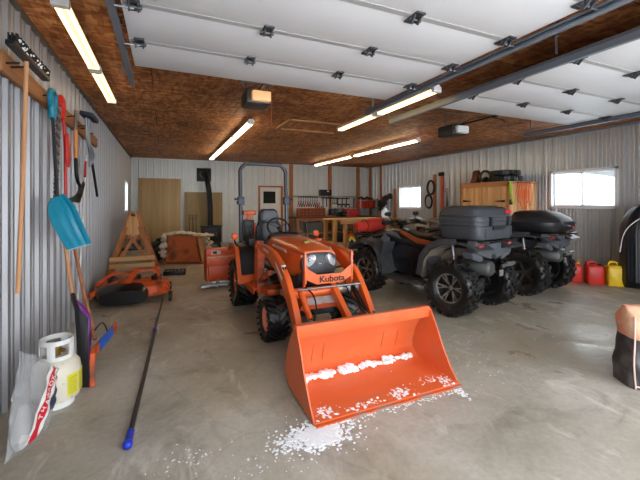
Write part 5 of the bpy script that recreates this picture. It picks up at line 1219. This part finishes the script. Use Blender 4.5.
# red padded bag on the near quad's front rack
P = thing('dry_bag', 'red duffel bag lying on front rack of near quad bike', 'bag', wm(Q1) @ V((-.12, 1.95, .95)), math.radians(7))
B().hull([(-.33, 0, .105, .06, .06, 2.2), (-.29, 0, .105, .10, .09, 2.2), (-.10, 0, .11, .105, .10, 2.2), (0, 0, .125, .14, .12, 2.2), (.20, 0, .14, .15, .13, 2.2), (.28, 0, .13, .11, .1, 2.2), (.32, 0, .12, .05, .05, 2.2)], axis='x', n=28).build('body', mat('red_fabric', (206, 52, 40), .7, 0, .12, 10, bump=.3), P)
b = B()
for x in (-.14, .2): b.torus((x, 0, .13 if x > 0 else .115), .148 if x > 0 else .112, .008, rot3(0, PI / 2, 0), 22, 6)
b.build('strap', black_m, P)
tag(B().tube([V((2.98, 5.35, .86)) + V((.04 * math.sin(i), .02 * i, .04 * math.cos(i * 1.7))) for i in range(10)], .012, 6, smooth=3).build('tie_strap', mat('yellow_strap', (200, 190, 60), .6)), 'yellow strap bundled on the rack end of near quad', 'strap')

# ------------------------------------------------------------------ pine cabinet
C_ = thing('storage_cabinet', 'tall pine plank cabinet with black strap hinges on right wall', 'cabinet', (7.55, 6.3, 0))
x0, x1, y0, y1 = 7.08, 8.03, 5.6, 7.0
b = B(); b.box(((x0 + x1) / 2, (y0 + y1) / 2, 1.955), (x1 - x0 + .04, y1 - y0 + .05, .04), bev=.004); b.box(((x0 + x1) / 2, (y0 + y1) / 2, .08), (x1 - x0, y1 - y0, .1))
b.box((x0 + .02, y0 + .03, 1.0), (.05, .06, 1.88)); b.box((x0 + .02, y1 - .03, 1.0), (.05, .06, 1.88)); b.box((x0 + .02, (y0 + y1) / 2, 1.90), (.05, y1 - y0, .07)); b.box((x1 - .02, (y0 + y1) / 2, 1.0), (.02, y1 - y0, 1.9)); b.build('carcass', pine_y, C_, world=True)
planks = wood('cabinet_planks', (206, 146, 92), (240, 196, 140), 2, .6)
sd = B()
for i in range(7): sd.box((x0 + .08 + i * .134, y0 + .012, 1.0), (.128, .022, 1.86), bev=.003)
sd.build('side_panel', planks, C_, world=True)
sd = B()
for i in range(7): sd.box((x0 + .08 + i * .134, y1 - .012, 1.0), (.128, .022, 1.86), bev=.003)
sd.build('side_panel', planks, C_, world=True)
for k in range(2):
    d = B(); a0 = y0 + .07 + k * .635
    for i in range(5): d.box((x0 + .0, a0 + .063 + i * .126, .99), (.022, .12, 1.74), bev=.004)
    dd = d.build('door', planks, C_, world=True)
    for z in (1.52, .4):
        hy = a0 + (.02 if k == 0 else .61); e = hy + (.26 if k == 0 else -.26)
        B().prism([(hy, z - .03), (hy, z + .03), (e, z + .008), (e, z - .008)], x0 - .02, x0 - .012, 'yz').build('hinge', black_m, dd, world=True)
    B().box((x0 - .02, a0 + (.58 if k == 0 else .05), 1.05), (.02, .02, .14), bev=.004).build('handle', black_m, dd, world=True)
# things on top
for i, (lab, z) in enumerate((('black tyre lying flat on cabinet, lower of the two stacked', 1.978), ('black tyre lying flat on cabinet, upper of the two stacked', 2.115))):
    b = B(); b.lathe([(.16, 0), (.26, -.0), (.31, .03), (.315, .1), (.26, .13), (.16, .13)], None, 40, closed=True)
    for k in range(32):
        a = 2 * PI * k / 32; b.box((.312 * math.cos(a), .312 * math.sin(a), .065), (.03, .035, .11), rot=(0, 0, a + .2))
    o = b.build('tyre', rubber); o.location = (7.45 - .02 * i, 5.95 + .03 * i, z + .004); tag(o, lab, 'tyre')
P = thing('helmet_visor_ring', 'upright black ring shaped inner tube standing on the cabinet', 'inner tube', (7.4, 6.52, 1.978)); P.name = 'inner_tube'
B().torus((0, 0, .165), .135, .03, rot3(0, PI / 2, .2), 30, 12).build('tube', rubber, P); B().cyl((0, 0, .165 - .12), (-.05, 0, .165 - .12), .01).build('valve', steel, P)
P = thing('chain_bag', 'dark bundle lying between the tyres and the upright ring', 'bundle', (7.35, 6.33, 1.978))
b = B()
for i in range(10): b.ball((random.uniform(-.1, .1), random.uniform(-.1, .16), .05 + random.uniform(0, .08)), .06, 2, .15)
b.build('bundle', blackp, P)
P = thing('leather_boot', 'brown leather boot shaped pouch standing at far end of cabinet top', 'boot', (7.4, 6.82, 1.978))
B().hull([(0, 0, 0, .13, .1, 3), (.06, 0, 0, .13, .1, 3), (.16, .02, .0, .09, .09, 3), (.3, .03, 0, .08, .08, 3), (.34, .03, 0, .05, .05, 3)], axis='z').build('boot', mat('brown_leather', (112, 62, 40), .6, 0, .3, 9), P); B().hull([(0, 0, 0, .14, .11, 3), (.025, 0, 0, .14, .11, 3)], axis='z').build('sole', black_m, P)
# straps at the cabinet corner
P = thing('ratchet_strap', 'lime green strap hanging at the near corner of pine cabinet', 'strap', (7.04, 5.55, 1.3))
b = B()
for i in range(3): b.tube([(7.10 + .02 * i, 5.585 - .006 * i, 1.96), (7.08 + .03 * i, 5.575, 1.75), (7.12, 5.55, 1.62 - .05 * i), (7.15, 5.545, 1.45 + .04 * i)], .014, 6, smooth=5)
b.build('webbing', lime, P, world=True); B().box((7.11, 5.57, 1.50), (.07, .03, .12), bev=.008).build('ratchet', black_m, P, world=True)
P = thing('tow_strap', 'bundle of orange webbing loops hanging beside the lime strap', 'strap', (7.5, 5.55, 1.3))
b = B()
for i in range(6):
    x = 7.33 + i * .075; l = .07 * ((i * 5) % 4); b.tube([(x, 5.56 - .01 * (i % 3), 1.96), (x - .05, 5.55, 1.75), (x - .04, 5.54, 1.55 - l), (x + .01, 5.54, 1.50 - l), (x + .05, 5.55, 1.72), (x + .02, 5.56, 1.95)], .010, 6, smooth=4)
b.build('webbing', orange_s, P, world=True); B().cyl((7.28, 5.545, 1.945), (7.75, 5.545, 1.945), .012).build('hook_bar', black_m, P, world=True)
P = tag(B().hull([(1.05, 7.55, 5.47, .16, .1, 3), (1.1, 7.55, 5.47, .19, .12, 3), (1.3, 7.55, 5.47, .19, .12, 3), (1.36, 7.55, 5.47, .1, .07, 3)], axis='z').build('life_vest', mat('orange_vest', (222, 84, 40), .8, 0, .1, 8)), 'bright orange vest hung low on the near side of pine cabinet', 'vest'); P.location.z = .9

# ------------------------------------------------------------------ fuel cans
def can(x, y, rz, w, d, h, m_, label, grp=None, rope=False):
    P = thing('fuel_can', label, 'fuel can', (x, y, 0), rz, grp)
    b = B(); b.hull([(.0, 0, 0, w * .47, d * .47, 6), (.015, 0, 0, w * .5, d * .5, 6), (h * .72, 0, 0, w * .5, d * .5, 6), (h * .80, 0, 0, w * .47, d * .46, 5), (h * .86, -.0, 0, w * .36, d * .36, 4)], axis='z', n=40)
    b.box((0, -d / 2 - .001, h * .38), (w * .62, .008, h * .45), bev=.003); b.build('body', m_, P)
    b = B(); b.tube([(-w * .36, 0, h * .80), (-w * .34, 0, h * .96), (w * .05, 0, h * .98), (w * .12, 0, h * .84)], .018, 10, smooth=5); b.build('handle', m_, P)
    B().cyl((w * .28, 0, h * .80), (w * .30, 0, h * .92), .032, n=18).build('cap', black_m if not rope else mat('yellow_spout', (230, 196, 50), .4), P)
    if rope: B().tube([(w * .3, 0, h * .9), (w * .34, -.01, h * 1.0), (w * .44, -.02, h * 1.05)], .011, 8, smooth=4).build('spout', mat('yellow_spout', (230, 196, 50)), P)
    return P
redc = mat('fuel_red', (206, 40, 28), .42)
can(7.06, 4.22, math.radians(-42), .26, .2, .40, redc, 'red fuel can with yellow spout, closest to the quad bike tyre', None, True)
can(7.24, 3.96, math.radians(-42), .27, .2, .40, redc, 'middle red fuel can, touching the yellow can', None)
can(7.42, 3.72, math.radians(-42), .27, .2, .42, yellow_p, 'yellow fuel can beside the black sled')
can(7.42, 4.12, math.radians(-42), .2, .16, .38, mat('fuel_dark_red', (168, 34, 28), .45), 'darker red fuel can half hidden behind the front row')
can(7.66, 3.86, math.radians(-42), .2, .16, .40, mat('fuel_dull_yellow', (206, 172, 40), .45), 'dull yellow fuel can tucked behind the bright yellow one')

# upright black sled
SL = thing('utility_sled', 'black ribbed plastic utility sled standing on end against right wall', 'sled', (7.6, 3.4, 0))
rows = []
Hh = 1.48
for i in range(25):
    t = i / 24; z = Hh * t; hw = .44 * (1 if t < .62 else math.sqrt(max(.02, 1 - ((t - .62) / .39) ** 2.2)) ); dep = .20 * min(1, t * 9 + .3) * (1 if t < .7 else (1 - ((t - .7) / .3) ** 2 * .8))
    row = []
    for j in range(61):
        u = -1 + j / 30; prof = (1 - abs(u) ** 6) * dep + .022 * max(0, math.cos(u * PI * 7.5)) ** .5 * (1 if abs(u) < .93 else 0)
        row.append((-prof, u * hw, z))
    rows.append(row)
bm = [[(7.82 + p[0] + .12 * (1 - p[2] / Hh) * -1, 3.26 + p[1], p[2] + .004) for p in r] for r in rows]
# hull faces the camera: rotate about its base
Rz = Matrix.Translation((7.71, 3.325, 0)) @ Matrix.Rotation(math.radians(28), 4, 'Z') @ Matrix.Translation((-7.78, -3.28, 0))
bm = [[tuple(Rz @ V(p)) for p in r] for r in bm]
shell('hull', bm, mat('sled_black', (24, 26, 32), .35), SL, .006)
pts = [tuple(Rz @ V((7.80 - .22, 3.26 + y, z))) for y, z in ((.44, .62), (.40, .9), (.30, 1.10), (.1, 1.26), (-.2, 1.36))]
B().tube(pts, .0085, 8, smooth=5).build('rope', mat('white_rope', (206, 206, 206), .7), SL, world=True)

# ------------------------------------------------------------------ soil bag at the right edge
SB = thing('soil_sack', 'full pink and black sack with black carry handle at the right of floor', 'sack', (3.83, 1.50, 0))
def sackpart(name, z0, z1, m_, n=10):
    b = B(); secs = []
    for i in range(n + 1):
        z = z0 + (z1 - z0) * i / n; t = z / .64; hw = .40 - .03 * t + .008 * math.sin(t * 8); hd = .17 - .02 * t + .006 * math.sin(t * 11)
        if t > .86: hd *= max(.25, 1 - ((t - .86) / .14) * .75)
        if t < .06: hd *= .92
        secs.append((z, .003 * math.sin(z * 22), .002 * math.sin(z * 31), hw, hd, 5))
    b.hull(secs, axis='z', n=48); 
    for v in b.bm.verts: v.co += V((math.sin(v.co.z * 34 + v.co.x * 18), math.sin(v.co.x * 23 + v.co.z * 30), 0)) * .004
    return b.build(name, m_, SB, 60)
sackpart('lower_body', 0, .39, mat('sack_black', (50, 48, 52), .35, 0, .35, 9, bump=.4, dirt=(104, 98, 98), damt=.35))
sackpart('upper_body', .391, .64, mat('sack_pink', (216, 140, 112), .4, 0, .2, 7, bump=.4, dirt=(230, 196, 160), damt=.35))
SB.rotation_euler.z = math.radians(-33)
B().tube([(-.26, -.06, .60), (-.24, -.12, .66), (-.15, -.15, .70), (-.05, -.15, .69), (.02, -.15, .62)], .013, 10, smooth=5).build('handle', black_m, SB)
b = B(); b.tube([(-.372, -.145, .01), (-.385, -.145, .2), (-.375, -.14, .39), (-.365, -.125, .58)], .006, 6, smooth=3); b.tube([(-.37, -.15, .03), (-.2, -.165, .02), (.1, -.17, .02), (.38, -.15, .02)], .006, 6, smooth=3); b.build('seam', mat('seam_pale', (222, 190, 180), .6), SB)

# ------------------------------------------------------------------ camera, world, render look
cam = bpy.data.cameras.new('camera'); co = bpy.data.objects.new('camera', cam); col.objects.link(co)
cam.sensor_width = 36; cam.sensor_fit = 'HORIZONTAL'; cam.lens = 355 / 640 * 36; cam.shift_y = -38 / 640
cam.clip_start = .05; cam.clip_end = 300
co.location = (0, 0, 1.5); co.rotation_euler = (PI / 2, 0, -math.atan2(.4011, .9160))
bpy.context.scene.camera = co
w = bpy.data.worlds.new('overcast_sky'); bpy.context.scene.world = w; w.use_nodes = True
nt = w.node_tree; bg = nt.nodes['Background']; bg.inputs['Color'].default_value = (.90, .95, 1.0, 1); bg.inputs['Strength'].default_value = 3.5
vs = bpy.context.scene.view_settings; vs.view_transform = 'Standard'; vs.look = 'None'; vs.exposure = 1.12; vs.gamma = 1; vs.use_curve_mapping = False
